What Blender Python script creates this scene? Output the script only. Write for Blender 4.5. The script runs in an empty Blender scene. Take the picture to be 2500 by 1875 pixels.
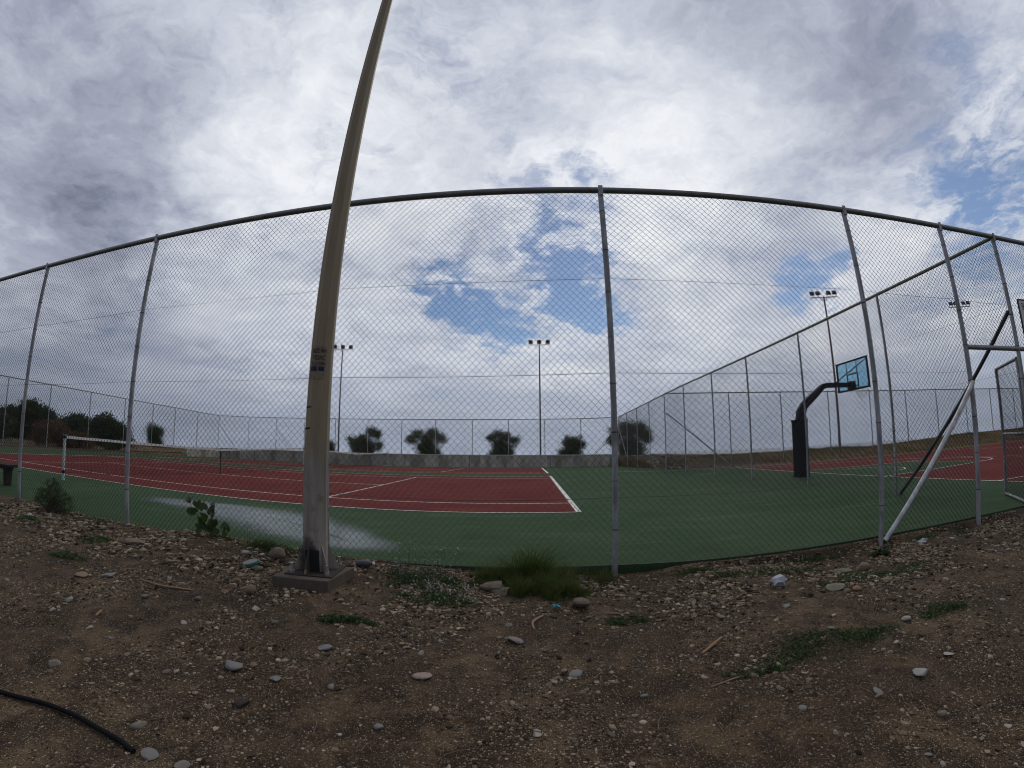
import bpy, bmesh, math, random
import numpy as np
from mathutils import Vector, Matrix
S = bpy.context.scene
C = S.collection
PI = math.pi
rad = math.radians
random.seed(7)
rng = np.random.default_rng(7)

# ------------------------------------------------------------------ camera
PITCH, ROLL, YAW, CAM_H = 0.14840, 0.00397, -0.05582, 1.1479
def cam_to_world(X, U, F):
    c, s = math.cos(ROLL), math.sin(ROLL); X, U = c*X + s*U, -s*X + c*U
    c, s = math.cos(PITCH), math.sin(PITCH); y = c*F - s*U; z = s*F + c*U
    c, s = math.cos(YAW), math.sin(YAW)
    return Vector((c*X + s*y, -s*X + c*y, z))
cd = bpy.data.cameras.new('camera')
cam = bpy.data.objects.new('camera', cd); C.objects.link(cam)
r_, u_, f_ = cam_to_world(1, 0, 0), cam_to_world(0, 1, 0), cam_to_world(0, 0, 1)
M = Matrix.Identity(4)
for i in range(3):
    M[i][0] = r_[i]; M[i][1] = u_[i]; M[i][2] = -f_[i]
M[2][3] = CAM_H
cam.matrix_world = M
cd.type = 'PANO'; cd.panorama_type = 'FISHEYE_LENS_POLYNOMIAL'
cd.sensor_fit = 'HORIZONTAL'; cd.sensor_width = 36; cd.sensor_height = 27
cd.fisheye_fov = PI
cd.fisheye_polynomial_k0 = 0
cd.fisheye_polynomial_k1 = -0.0645466995626466
cd.fisheye_polynomial_k2 = 9.512511155154275e-05
cd.fisheye_polynomial_k3 = -2.5851128771775534e-06
cd.fisheye_polynomial_k4 = 6.277207062108082e-07
cd.clip_start = 0.02; cd.clip_end = 5000
S.camera = cam

# ------------------------------------------------------------------ view, sun, sky
S.render.engine = 'CYCLES'; S.cycles.pixel_filter_type = 'BLACKMAN_HARRIS'; S.cycles.filter_width = 1.05; S.render.filter_size = 1.05
S.view_settings.view_transform = 'Standard'; S.view_settings.look = 'None'
S.view_settings.exposure = 0.0; S.view_settings.gamma = 1
SUN = Vector((0.30, 0.58, 0.76)).normalized()
sl = bpy.data.lights.new('sun', 'SUN'); sl.energy = 0.85; sl.angle = rad(20); sl.color = (1, .90, .76)
so = bpy.data.objects.new('sun', sl); C.objects.link(so)
so.rotation_euler = SUN.to_track_quat('Z', 'Y').to_euler()

class NT:
    def __init__(s, tree): s.t = tree; s.n = tree.nodes; s.l = tree.links
    def new(s, typ, **kw):
        n = s.n.new(typ)
        for k, v in kw.items(): setattr(n, k, v)
        return n
    def put(s, n, sock, v):
        i = n.inputs[sock]
        if isinstance(v, bpy.types.NodeSocket): s.l.new(v, i)
        elif v is not None: i.default_value = v
    def math(s, op, a, b=None, c=None, clamp=False):
        n = s.new('ShaderNodeMath', operation=op, use_clamp=clamp)
        s.put(n, 0, a)
        if b is not None: s.put(n, 1, b)
        if c is not None: s.put(n, 2, c)
        return n.outputs[0]
    def vm(s, op, a, b=None, scale=None):
        n = s.new('ShaderNodeVectorMath', operation=op)
        s.put(n, 0, a)
        if b is not None: s.put(n, 1, b)
        if scale is not None: s.put(n, 'Scale', scale)
        return n.outputs['Value'] if op in ('DOT_PRODUCT', 'LENGTH') else n.outputs[0]
    def mix(s, f, a, b, typ='MIX'):
        n = s.new('ShaderNodeMix', data_type='RGBA', blend_type=typ)
        s.put(n, 0, f); s.put(n, 6, col(a)); s.put(n, 7, col(b)); return n.outputs[2]
    def rng(s, v, a, b, c=0., d=1., smooth=False):
        n = s.new('ShaderNodeMapRange', interpolation_type='SMOOTHSTEP' if smooth else 'LINEAR')
        for i, q in enumerate((v, a, b, c, d)): s.put(n, i, q)
        return n.outputs[0]
    def noise(s, vec, scale, detail=4, rough=.5, dist=0, out=0):
        n = s.new('ShaderNodeTexNoise'); s.put(n, 'Vector', vec); s.put(n, 'Scale', scale)
        s.put(n, 'Detail', detail); s.put(n, 'Roughness', rough); s.put(n, 'Distortion', dist)
        return n.outputs[out]
    def ramp(s, v, stops):
        n = s.new('ShaderNodeValToRGB'); s.put(n, 0, v); e = n.color_ramp.elements
        while len(e) < len(stops): e.new(.5)
        for k, (p, c) in zip(e, stops): k.position = p; k.color = col(c)
        return n.outputs[0]
def col(c):
    if isinstance(c, (tuple, list)) and len(c) == 3: return (*c, 1)
    return c

W = bpy.data.worlds.new("World"); S.world = W; W.use_nodes = True
T = NT(W.node_tree); T.n.clear()
tc = T.new('ShaderNodeTexCoord').outputs['Generated']
D = T.vm('NORMALIZE', tc)
dz = T.new('ShaderNodeSeparateXYZ'); T.put(dz, 0, D); dzz = T.math('MAXIMUM', dz.outputs[2], 0.0)
P = T.vm('SCALE', D, scale=T.math('DIVIDE', 1.0, T.math('ADD', dzz, 0.16)))
w1 = T.vm('SUBTRACT', T.noise(P, 2.2, 5, .6, 0, 1), (.5, .5, .5))
Dw = T.vm('ADD', D, T.vm('SCALE', w1, scale=.20))
w2 = T.vm('SUBTRACT', T.noise(P, 7.0, 4, .6, 0, 1), (.5, .5, .5))
Dw = T.vm('ADD', Dw, T.vm('SCALE', w2, scale=.13))
Pw = T.vm('ADD', P, T.vm('SCALE', w1, scale=.5))
def blobs(lst):
    acc = None
    for c, r, w in lst:
        v = Vector(c).normalized()
        dist = T.vm('LENGTH', T.vm('SUBTRACT', Dw, tuple(v)))
        b = T.rng(dist, r*1.15, 0, 0, w, True)
        acc = b if acc is None else T.math('ADD', acc, b)
    return acc
blue = blobs([((.093, .914, .394), .13, .80), ((.085, .934, .335), .10, .8), ((.12, .93, .30), .06, .6), ((-.232, .911, .341), .09, .5), ((-.162, .937, .309), .11, .60), ((0, .93, .36), .28, .16), ((-.05, .86, .5), .2, .12),
              ((-.07, .959, .275), .08, .7), ((.179, .945, .274), .07, .7), ((.597, .732, .33), .07, .85), ((.54, .776, .315), .06, .7),
              ((.778, .417, .47), .20, .30), ((.835, .437, .33), .24, .38), ((.149, .811, .565), .09, .42), ((.059, .868, .493), .08, .35),
              ((-.161, .641, .751), .20, .2), ((-.38, .72, .58), .14, .18), ((.031, .799, .6), .15, .24), ((.772, .503, .388), .10, .28)])
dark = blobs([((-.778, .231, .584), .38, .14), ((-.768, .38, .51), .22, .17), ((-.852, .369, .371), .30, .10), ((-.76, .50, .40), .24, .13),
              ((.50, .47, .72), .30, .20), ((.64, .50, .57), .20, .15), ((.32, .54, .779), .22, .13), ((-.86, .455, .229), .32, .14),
              ((-.846, .521, .114), .28, .14), ((-.701, .699, .141), .25, .10), ((.69, .329, .644), .22, .12), ((0, -1, .25), 1.30, .62)])  # last blob: unseen dark sky added behind camera to dim ground and camera-facing sides
bright = blobs([((-.395, .553, .734), .30, .14), ((-.476, .704, .527), .26, .18), ((.21, .611, .763), .22, .14), ((.11, .84, .53), .26, .16),
                ((.732, .351, .584), .16, .22), ((.32, .741, .591), .24, .14), ((-.546, .82, .168), .10, .12), ((.044, .981, .187), .12, .14),
                ((.298, .85, .435), .2, .12), ((-.703, .637, .317), .14, .10), ((.67, .627, .398), .18, .2)])
n1 = T.noise(Pw, 1.5, 8, .55, 0)
n2 = T.noise(T.vm('ADD', Pw, (3.1, 7.7, 1.3)), 3.4, 8, .58, 0)
n3 = T.noise(T.vm('ADD', Pw, (8.1, 2.7, 4.3)), 8.5, 6, .62, 0)
tex = T.math('ADD', T.math('MULTIPLY', n2, .52), T.math('MULTIPLY', n3, .48))
dens = T.math('ADD', T.math('MULTIPLY', n1, .9), T.math('MULTIPLY', tex, .9))      # about .9
dens = T.math('SUBTRACT', dens, T.math('MULTIPLY', blue, T.rng(n3, .36, .62, 1.2, .50)))
dens = T.rng(dens, .22, .90, .03, 1.0, True)
shade = T.math('ADD', T.math('MULTIPLY', T.math('SUBTRACT', n1, .5), .8), T.math('MULTIPLY', T.math('SUBTRACT', tex, .5), T.rng(dz.outputs[2], .1, .5, .50, .95)))
shade = T.math('ADD', shade, .68)
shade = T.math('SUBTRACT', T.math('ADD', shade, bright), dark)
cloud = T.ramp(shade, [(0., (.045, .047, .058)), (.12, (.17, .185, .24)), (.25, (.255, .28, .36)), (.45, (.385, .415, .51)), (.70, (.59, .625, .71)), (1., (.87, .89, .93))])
hz = T.rng(dz.outputs[2], .02, .24, 1, 0, True)
hn = T.rng(T.noise(P, 1.1, 4, .5), .3, .7, .85, 1.12)
hcol = T.vm('SCALE', (.285, .335, .44), scale=hn)
left = T.rng(dz.outputs[0], -.9, -.3, .72, 1.0, True)
hcol = T.vm('SCALE', hcol, scale=left)
cloud = T.mix(T.math('MULTIPLY', hz, .8), cloud, hcol)
sky = T.new('ShaderNodeTexSky', sky_type='NISHITA', sun_disc=False)
sky.sun_elevation = math.asin(SUN.z); sky.sun_rotation = math.atan2(SUN.x, SUN.y); sky.altitude = 0; sky.air_density = 1.0; sky.dust_density = .6
skyc = T.mix(1.0, sky.outputs[0], (.62, .70, .80), 'MULTIPLY')
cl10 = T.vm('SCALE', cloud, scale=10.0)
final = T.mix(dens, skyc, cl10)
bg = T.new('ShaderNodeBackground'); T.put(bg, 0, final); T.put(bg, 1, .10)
wo = T.new('ShaderNodeOutputWorld'); T.l.new(bg.outputs[0], wo.inputs[0])

# ------------------------------------------------------------------ tagging helpers
def tag(o, label=None, cat=None, group=None, kind=None):
    if label: o['label'] = label
    if cat: o['category'] = cat
    if group: o['group'] = group
    if kind: o['kind'] = kind
    return o
def empty(name, loc, rz=0):
    o = bpy.data.objects.new(name, None); C.objects.link(o); o.location = loc; o.rotation_euler = (0, 0, rz)
    o.empty_display_size = .2
    return o
def copy_tree(o, parent=None):
    kids = list(o.children)
    c = o.copy(); C.objects.link(c)
    if parent is not None: c.parent = parent
    for k in kids: copy_tree(k, c)
    return c

class MB:
    """collects shapes, builds one mesh object"""
    def __init__(s): s.v = []; s.f = []; s.k = 0; s.sm = []
    def add(s, v, f, smooth=False):
        v = np.asarray(v, float).reshape(-1, 3)
        s.v.append(v); s.f += [tuple(i + s.k for i in q) for q in f]; s.sm += [smooth]*len(f); s.k += len(v)
    def box(s, c, d, rz=0, R=None, bev=0):
        x, y, z = [q/2 for q in d]
        if bev:
            b = bev
            vs = []
            for sx in (-1, 1):
                for sy in (-1, 1):
                    for sz in (-1, 1):
                        vs += [(sx*(x-b), sy*(y-b), sz*z), (sx*(x-b), sy*y, sz*(z-b)), (sx*x, sy*(y-b), sz*(z-b))]
            v = np.array(vs)
            bm = bmesh.new()
            for q in v: bm.verts.new(q)
            r = bmesh.ops.convex_hull(bm, input=bm.verts)
            bmesh.ops.dissolve_limit(bm, angle_limit=.02, verts=bm.verts, edges=bm.edges)
            bm.verts.index_update()
            v = np.array([q.co[:] for q in bm.verts]); f = [tuple(q.index for q in fc.verts) for fc in bm.faces]
            bm.free()
        else:
            v = np.array([(sx*x, sy*y, sz*z) for sx in (-1, 1) for sy in (-1, 1) for sz in (-1, 1)])
            f = [(0, 1, 3, 2), (4, 6, 7, 5), (0, 4, 5, 1), (2, 3, 7, 6), (0, 2, 6, 4), (1, 5, 7, 3)]
        if R is None: R = np.array([[math.cos(rz), -math.sin(rz), 0], [math.sin(rz), math.cos(rz), 0], [0, 0, 1]])
        s.add(v @ np.asarray(R).T + np.array(c), f)
    def tube(s, pts, r, n=12, cap=True, smooth=True, ph=0):
        P = np.asarray(pts, float); m = len(P)
        rr = np.broadcast_to(np.asarray(r, float), (m,))
        tg = np.gradient(P, axis=0); tg /= np.linalg.norm(tg, axis=1)[:, None]
        up = np.array((0, 0, 1.)) if abs(tg[0, 2]) < .9 else np.array((0, 1., 0))
        V = []
        a = np.linspace(0, 2*PI, n, endpoint=False) + ph
        for i in range(m):
            x = np.cross(up, tg[i]); x /= np.linalg.norm(x); y = np.cross(tg[i], x); up = y
            V.append(P[i] + rr[i]*(np.cos(a)[:, None]*x + np.sin(a)[:, None]*y))
        f = [(i*n+j, i*n+(j+1) % n, (i+1)*n+(j+1) % n, (i+1)*n+j) for i in range(m-1) for j in range(n)]
        s.add(np.vstack(V), f, smooth)
        if cap:
            s.add(V[0], [tuple(range(n-1, -1, -1))]); s.add(V[-1], [tuple(range(n))])
    def prism(s, poly, z0, z1):
        n = len(poly); v = [(x, y, z0) for x, y in poly] + [(x, y, z1) for x, y in poly]
        f = [tuple(range(n-1, -1, -1)), tuple(range(n, 2*n))] + [(i, (i+1) % n, n+(i+1) % n, n+i) for i in range(n)]
        s.add(v, f)
    def build(s, name, m, parent=None, mats=None):
        me = bpy.data.meshes.new(name)
        me.from_pydata(np.vstack(s.v).tolist(), [], s.f)
        me.polygons.foreach_set('use_smooth', s.sm)
        me.materials.append(m); me.update()
        o = bpy.data.objects.new(name, me); C.objects.link(o)
        if parent is not None: o.parent = parent
        return o

def bigmesh(name, V, F, m, parent=None, smooth=False, attr=None, mats=None, mi=None):
    """V (n,3), F (m,k) uniform polygon arrays"""
    V = np.ascontiguousarray(V, np.float32); F = np.ascontiguousarray(F, np.int32)
    me = bpy.data.meshes.new(name); me.vertices.add(len(V)); me.vertices.foreach_set('co', V.ravel())
    k = F.shape[1]; me.loops.add(F.size); me.loops.foreach_set('vertex_index', F.ravel())
    me.polygons.add(len(F)); me.polygons.foreach_set('loop_start', np.arange(0, F.size, k, dtype=np.int32))
    me.polygons.foreach_set('loop_total', np.full(len(F), k, np.int32))
    me.polygons.foreach_set('use_smooth', np.full(len(F), smooth))
    for q in ([m] if mats is None else mats): me.materials.append(q)
    if mi is not None: me.polygons.foreach_set('material_index', np.asarray(mi, np.int32))
    if attr is not None:
        a = me.attributes.new('rnd', 'FLOAT', 'POINT'); a.data.foreach_set('value', np.asarray(attr, np.float32))
    me.update(calc_edges=True)
    if name is None: return me
    o = bpy.data.objects.new(name, me); C.objects.link(o)
    if parent is not None: o.parent = parent
    return o

def wave(x, y, seed, scale, oct=4):
    g = np.random.default_rng(seed); z = 0*x
    for o in range(oct):
        for _ in range(3):
            a = g.uniform(0, 2*PI); k = 2*PI/scale*2**o*g.uniform(.7, 1.3)
            z = z + np.sin((x*math.cos(a)+y*math.sin(a))*k + g.uniform(0, 6.28))/2**o
    return z/3

# ------------------------------------------------------------------ materials
def mat(name, base, rough=.7, metal=0., var=.25, scale=8., bump=0., bscale=60., spec=.5, second=None, mixr=(.4, .6), coord='Object', stretch=None, rand=0., transl=None, attr=False):
    m = bpy.data.materials.new(name); m.use_nodes = True; t = NT(m.node_tree)
    b = t.n['Principled BSDF']
    v = t.new('ShaderNodeTexCoord').outputs[coord]
    if stretch: v = t.vm('MULTIPLY', v, stretch)
    n = t.noise(v, scale, 5, .6)
    c = t.mix(t.rng(n, .25, .75), tuple(q*(1-var) for q in base), tuple(q*(1+var) for q in base))
    if second: c = t.mix(t.rng(t.noise(v, scale*.45, 6, .65, .3), mixr[0], mixr[1], 0, 1, True), c, second)
    if rand:
        oi = t.new('ShaderNodeObjectInfo').outputs['Random']
        c = t.mix(1., c, t.ramp(oi, [(0, (1-rand,)*3), (1, (1+rand,)*3)]), 'MULTIPLY')
    if attr:
        a = t.new('ShaderNodeAttribute', attribute_name='rnd').outputs['Fac']
        c = t.mix(1., c, t.ramp(a, attr), 'MULTIPLY')
    t.put(b, 'Base Color', c); t.put(b, 'Roughness', rough); t.put(b, 'Metallic', metal); t.put(b, 'Specular IOR Level', spec)
    if bump:
        bn = t.new('ShaderNodeBump'); t.put(bn, 'Height', t.noise(v, bscale, 5, .6)); t.put(bn, 'Strength', bump); t.put(bn, 'Distance', .01)
        t.l.new(bn.outputs[0], b.inputs['Normal'])
    if transl:
        tr = t.new('ShaderNodeBsdfTranslucent'); t.put(tr, 0, col(transl)); mx = t.new('ShaderNodeMixShader'); t.put(mx, 0, .35)
        t.l.new(b.outputs[0], mx.inputs[1]); t.l.new(tr.outputs[0], mx.inputs[2]); t.l.new(mx.outputs[0], t.n['Material Output'].inputs[0])
    return m
galv = mat('galvanised_steel', (.33, .335, .345), .5, .35, .25, 25, second=(.20, .20, .205), stretch=(1, 1, .25), spec=.5)
galvL = mat('bright_galvanised_steel', (.50, .50, .50), .42, .6, .2, 30, second=(.34, .34, .34), stretch=(1, 1, .3))
railm = mat('rail_steel', (.19, .20, .195), .45, .4, .25, 12, second=(.12, .09, .07), mixr=(.6, .72))
wirem = mat('wire_coating', (.022, .026, .028), .6, 0, .2, 30, spec=.25)
tiem = mat('tie_wire', (.03, .03, .032), .5, .3)
bracem = mat('dark_brace_paint', (.045, .04, .05), .5, .2, .2, 20)
concm = mat('wall_concrete', (.44, .41, .34), .9, 0, .3, 2.2, .25, 30, .2, second=(.25, .225, .18), mixr=(.45, .62), stretch=(1, 1, .35))
capm = mat('wall_cap_concrete', (.5, .49, .46), .9, 0, .2, 4, .2, 30, .2)
blockm = mat('block_concrete', (.095, .08, .06), .95, 0, .25, 9, .5, 60, .2, second=(.09, .075, .06), mixr=(.5, .7))
def pole_mat():
    m = bpy.data.materials.new('pole_paint'); m.use_nodes = True; t = NT(m.node_tree); b = t.n['Principled BSDF']
    v = t.new('ShaderNodeTexCoord').outputs['Object']; sp = t.new('ShaderNodeSeparateXYZ'); t.put(sp, 0, v); z = sp.outputs[2]
    st = t.vm('MULTIPLY', v, (1, 1, .10)); n1 = t.noise(st, 14, 6, .65); n2 = t.noise(v, 9, 6, .65); n3 = t.noise(st, 45, 4, .7)
    up = t.mix(t.rng(n1, .3, .7), (.20, .155, .090), (.28, .225, .145))
    low = t.mix(t.rng(n1, .35, .65), (.17, .15, .12), (.32, .285, .235))
    low = t.mix(t.rng(n2, .56, .70, 0, .6), low, (.13, .075, .045))
    c = t.mix(t.rng(t.math('ADD', z, t.math('MULTIPLY', t.math('SUBTRACT', n2, .5), .5)), 1.15, .85, 0, 1, True), up, low)
    c = t.mix(t.rng(n3, .62, .78, 0, .35), c, (.30, .27, .22))
    hp = t.vm('LENGTH', t.vm('MULTIPLY', t.vm('SUBTRACT', v, (-.03, -.10, .12)), (1.5, 1, .75)))
    soot = t.rng(t.math('ADD', hp, t.math('MULTIPLY', t.math('SUBTRACT', n2, .5), .25)), .085, .17, 1, 0, True)
    c = t.mix(t.math('MULTIPLY', soot, t.rng(n1, .2, .7, .7, 1)), c, (.022, .015, .011))
    t.put(b, 'Base Color', c); t.put(b, 'Roughness', t.rng(n1, .3, .7, .5, .72)); t.put(b, 'Specular IOR Level', .35)
    bn = t.new('ShaderNodeBump'); t.put(bn, 'Height', t.math('ADD', n2, n3)); t.put(bn, 'Strength', .2); t.put(bn, 'Distance', .006); t.l.new(bn.outputs[0], b.inputs['Normal'])
    return m
polem = pole_mat()
rustm = mat('rust', (.035, .022, .016), .9, 0, .4, 40, .4, 80)
blackm = mat('black_void', (.008, .008, .008), .9, 0, .2, 10)
boltm = mat('bolt_zinc', (.35, .35, .35), .45, .7, .2, 60)
padm = mat('hoop_pad_vinyl', (.008, .008, .011), .8, 0, .3, 6, .15, 12, .12)
navym = mat('navy_painted_steel', (.010, .010, .022), .6, 0, .2, 10, spec=.2)
whitep = mat('white_paint', (.62, .62, .60), .6, 0, .12, 20)
netpost = mat('net_post_paint', (.42, .47, .45), .5, .1, .15, 20)
netm = mat('net_cord', (.012, .008, .010), .9, spec=.1)
bandm = mat('headband_canvas', (.50, .50, .50), .85, 0, .15, 6, .2, 30, .2)
lampm = mat('floodlight_housing', (.03, .03, .033), .5, .1)
mastm = mat('mast_steel', (.15, .135, .125), .6, .2, .2, 4, second=(.12, .075, .05), mixr=(.5, .65), stretch=(1, 1, .3))
benchm = mat('bench_wood', (.022, .018, .015), .8, 0, .4, 12, .3, 40, .2, stretch=(.3, 4, 4))
barkm = mat('bark', (.05, .04, .03), .95, 0, .3, 20)
leafA = mat('shrub_foliage', (.090, .115, .048), .7, 0, .45, 1.8, spec=.2, transl=(.03, .045, .015))
leafB = mat('tree_foliage', (.060, .080, .033), .7, 0, .5, .9, spec=.2, transl=(.02, .03, .01))
leafR = mat('dead_brush', (.14, .085, .05), .9, 0, .5, 2.5, spec=.1)
leafG = mat('grass_blade', (.075, .110, .024), .6, 0, .5, 12, spec=.25, second=(.15, .13, .05), mixr=(.5, .68), transl=(.06, .09, .015))
leafD = mat('dry_grass', (.27, .19, .09), .85, 0, .45, .9, spec=.1, second=(.12, .12, .05), mixr=(.4, .6))
leafW = mat('weed_leaf', (.062, .100, .034), .6, 0, .4, 14, spec=.3, transl=(.03, .05, .015))
leafH = mat('heart_leaf', (.032, .052, .016), .5, 0, .3, 25, spec=.4, transl=(.05, .075, .012))
flowerm = mat('tiny_white_flower', (.45, .45, .42), .8)
stemm = mat('plant_stem', (.05, .055, .03), .7)

def court_mat(name, base, worn, rough=.62):
    m = bpy.data.materials.new(name); m.use_nodes = True; t = NT(m.node_tree); b = t.n['Principled BSDF']
    v = t.new('ShaderNodeTexCoord').outputs['Object']
    n = t.noise(v, .5, 7, .62, .4); n2 = t.noise(v, 6, 5, .7); n3 = t.noise(v, 90, 3, .7)
    c = t.mix(t.rng(n, .3, .72, 0, .9), base, worn)
    c = t.mix(t.rng(n2, .3, .8, 0, .35), c, tuple(q*.72 for q in base))
    c = t.mix(t.rng(n3, .62, .8, 0, .3), c, tuple(min(1, q*1.7) for q in base))
    # scattered light specks and long sweep marks
    sw = t.noise(t.vm('MULTIPLY', v, (.35, 3.2, 1)), 1.3, 6, .7, .6)
    c = t.mix(t.rng(t.noise(v, 1.7, 7, .7, .6), .50, .62, 0, .30), c, tuple(q*.62 for q in base))
    c = t.mix(t.rng(sw, .54, .68, 0, .5), c, tuple(min(1, q*1.35+.008) for q in worn))
    t.put(b, 'Base Color', c); t.put(b, 'Roughness', t.rng(n2, .2, .8, rough+.1, rough+.25)); t.put(b, 'Specular IOR Level', .02)
    bn = t.new('ShaderNodeBump'); t.put(bn, 'Height', t.noise(v, 160, 3, .6)); t.put(bn, 'Strength', .25); t.put(bn, 'Distance', .004)
    t.l.new(bn.outputs[0], b.inputs['Normal'])
    return m
greenm = court_mat('green_acrylic', (.033, .067, .030), (.062, .092, .052))
redm = court_mat('red_acrylic', (.112, .021, .018), (.155, .040, .034))
linem = mat('line_paint', (.62, .60, .57), .7, 0, .12, 3, .1, 60)
slabm = mat('slab_edge', (.03, .045, .03), .9, 0, .3, 10)

def ground_mat():
    m = bpy.data.materials.new('dirt_ground'); m.use_nodes = True; t = NT(m.node_tree); b = t.n['Principled BSDF']
    v = t.new('ShaderNodeTexCoord').outputs['Object']
    big = t.noise(v, .8, 6, .6, .3); med = t.noise(v, 5, 6, .65, .4); fine = t.noise(v, 60, 4, .7)
    c = t.mix(t.rng(big, .35, .65, 0, 1, True), (.074, .045, .023), (.128, .088, .049))
    c = t.mix(t.rng(med, .38, .58, .85, 0, True), c, (.022, .013, .008)); c = t.mix(t.rng(t.noise(v, 1.9, 6, .7, .8), .44, .56, .6, 0, True), c, (.034, .021, .013))
    def grains(scale, lo, amount, pal):
        vo = t.new('ShaderNodeTexVoronoi', feature='F1'); t.put(vo, 'Vector', v); t.put(vo, 'Scale', scale)
        sp = t.new('ShaderNodeSeparateColor'); t.put(sp, 0, vo.outputs['Color'])
        sel = t.rng(sp.outputs[0], lo, lo+.05); core = t.rng(vo.outputs['Distance'], .42, .28)
        f = t.math('MULTIPLY', t.math('MULTIPLY', sel, core), amount)
        return f, t.ramp(sp.outputs[1], pal), vo.outputs['Distance']
    pal = [(0, (.012, .009, .006)), (.35, (.055, .040, .026)), (.65, (.18, .145, .10)), (.88, (.31, .265, .20)), (1, (.54, .50, .42))]
    f1, p1, d1 = grains(190, .30, .9, pal); f2, p2, d2 = grains(110, .45, .9, pal); f3, p3, d3 = grains(52, .78, .85, pal)
    near = t.new('ShaderNodeSeparateXYZ'); t.put(near, 0, v)
    c = t.mix(f1, c, p1); c = t.mix(f2, c, p2); c = t.mix(f3, c, p3)
    # far terrain: dry grass and earth
    g1 = t.noise(v, .35, 6, .6, .5); g2 = t.noise(v, 2.5, 5, .7)
    far = t.ramp(t.math('ADD', t.math('MULTIPLY', g1, .6), t.math('MULTIPLY', g2, .4)), [(.35, (.07, .065, .032)), (.5, (.15, .105, .058)), (.62, (.20, .15, .08)), (.75, (.26, .22, .15))])
    pathn = t.rng(near.outputs[1], 22.9, 23.6, 1, 0)
    far = t.mix(t.math('MULTIPLY', pathn, t.rng(near.outputs[0], 15, 9)), far, (.10, .085, .065))
    isfar = t.math('MAXIMUM', t.rng(near.outputs[1], 19.5, 20.5), t.rng(near.outputs[0], -25, -27))
    c = t.mix(isfar, c, far)
    t.put(b, 'Base Color', c); t.put(b, 'Roughness', .95); t.put(b, 'Specular IOR Level', .15)
    h = t.math('ADD', t.math('MULTIPLY', fine, .5), t.math('ADD', t.math('MULTIPLY', f2, .5), t.math('ADD', t.math('MULTIPLY', f3, .8), t.math('MULTIPLY', med, 1.2))))
    bn = t.new('ShaderNodeBump'); t.put(bn, 'Height', h); t.put(bn, 'Strength', 1.0); t.put(bn, 'Distance', .02)
    t.l.new(bn.outputs[0], b.inputs['Normal'])
    return m
dirtm = ground_mat()

# ------------------------------------------------------------------ ground height
def sstep(a, b, x):
    t = np.clip((x-a)/(b-a), 0, 1); return t*t*(3-2*t)
def slope(y):                      # the far court drains away from the camera
    return -.018*np.maximum(0, np.asarray(y, float)-21)
def terr(x, y):
    x = np.asarray(x, float); y = np.asarray(y, float)
    ridge = np.interp(x, [-12, -8, -5.2, -4.2, -3.5, -2.8, -2.2, -1.4, -.6, .7, 3.8, 5.6, 9], [.0, .01, .015, .05, .09, .07, .035, .0, -.045, -.08, -.09, -.085, -.05])
    near = ridge*np.exp(-((4.15-y)/1.1)**2) - .02*(1-np.exp(-((4.15-y)/1.1)**2)) + .022*wave(x, y, 3, 2.0, 3) + .009*wave(x, y, 5, .5, 4)
    near = near + .02*np.exp(-((x+3.6)**2/.9+(y-3.4)**2/.15))*wave(x, y, 8, .3, 2)
    near = near + np.maximum(0, -.022-near)*sstep(4.13, 4.21, y)*sstep(1.0, 1.6, x)
    inside = sstep(4.24, 4.42, y)
    z = near*(1-inside) + (-.3)*inside
    # under the slab follow its slope, outside it rise to the berm
    fx = .12*wave(x, y, 11, 6, 3)
    cz = np.interp(x, [6, 12, 14.6, 18.5, 22, 25, 29, 33, 60], [.58, .54, .48, .55, .42, .50, .64, .70, .74])
    berm = np.interp(x, [6, 10, 14, 60], [0, 0, 1, 1])
    y0 = np.interp(x, [6, 10, 16, 60], [23.0, 23.0, 20.7, 20.7])
    zb = cz*sstep(0, 1, (y-y0)/np.interp(x, [6, 10, 16, 60], [1.2, 1.2, 3.2, 3.2])) + fx*.5*sstep(y0, y0+1, y)
    zb = zb - .02
    rub = sstep(22, 30, y)*.55
    right = np.where(x < 9.5, np.maximum(zb*sstep(6.5, 8.0, x), rub)-.02, zb)
    z = np.where((y > 20.55) & (x > 6.55), right, z)
    z = np.where((y >= 34.6) & (x <= 6.55), .30+fx, z)
    lft = .10 + .006*np.clip(-28.6-x, 0, 60) + fx*.6
    z = np.where((x < -28.6) & (y > 2), lft, z)
    z = np.where((y <= 2) & (x < -28.6), lft*sstep(0, 2, y), z)
    r = np.hypot(x, y)
    drop = np.where(y > 4.2, .16*np.maximum(0, r-np.where(x < -20, 75, np.interp(x, [6.5, 9, 13], [42, 41, 0]) + np.where(x > 13, np.hypot(x, 25.5), np.interp(x, [6.5, 9, 13], [0, 0, 28.6])))), 0)
    return np.maximum(z - np.maximum(drop, 0), -15)
def tz(x, y): return float(terr(x, y))

xs = np.concatenate([[-900, -500, -300, -200], np.arange(-150, -34, 3), np.arange(-34, -12, .35), np.arange(-12, -7.5, .06), np.arange(-7.5, 6.5, .028), np.arange(6.5, 12, .08), np.arange(12, 42, .35), np.arange(42, 120, 4), [150, 300, 900]])
xs = np.unique(np.round(np.concatenate([xs, [6.54, 6.56, -28.59, -28.61]]), 4))
ys = np.concatenate([[-900, -300, -120, -60, -30, -15, -8, -4, -2, -1], np.arange(-.6, .6, .1), np.arange(.6, 4.6, .028), np.arange(4.7, 20, 1.2), np.arange(20, 37, .3), np.arange(37, 90, 2), [100, 120, 150, 200, 300]])
ys = np.unique(np.round(np.concatenate([ys, [20.54, 20.56, 34.59, 34.61]]), 4))
X, Y = np.meshgrid(xs, ys); Z = terr(X, Y)
V = np.stack([X.ravel(), Y.ravel(), Z.ravel()], 1); nx, ny = len(xs), len(ys)
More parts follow.
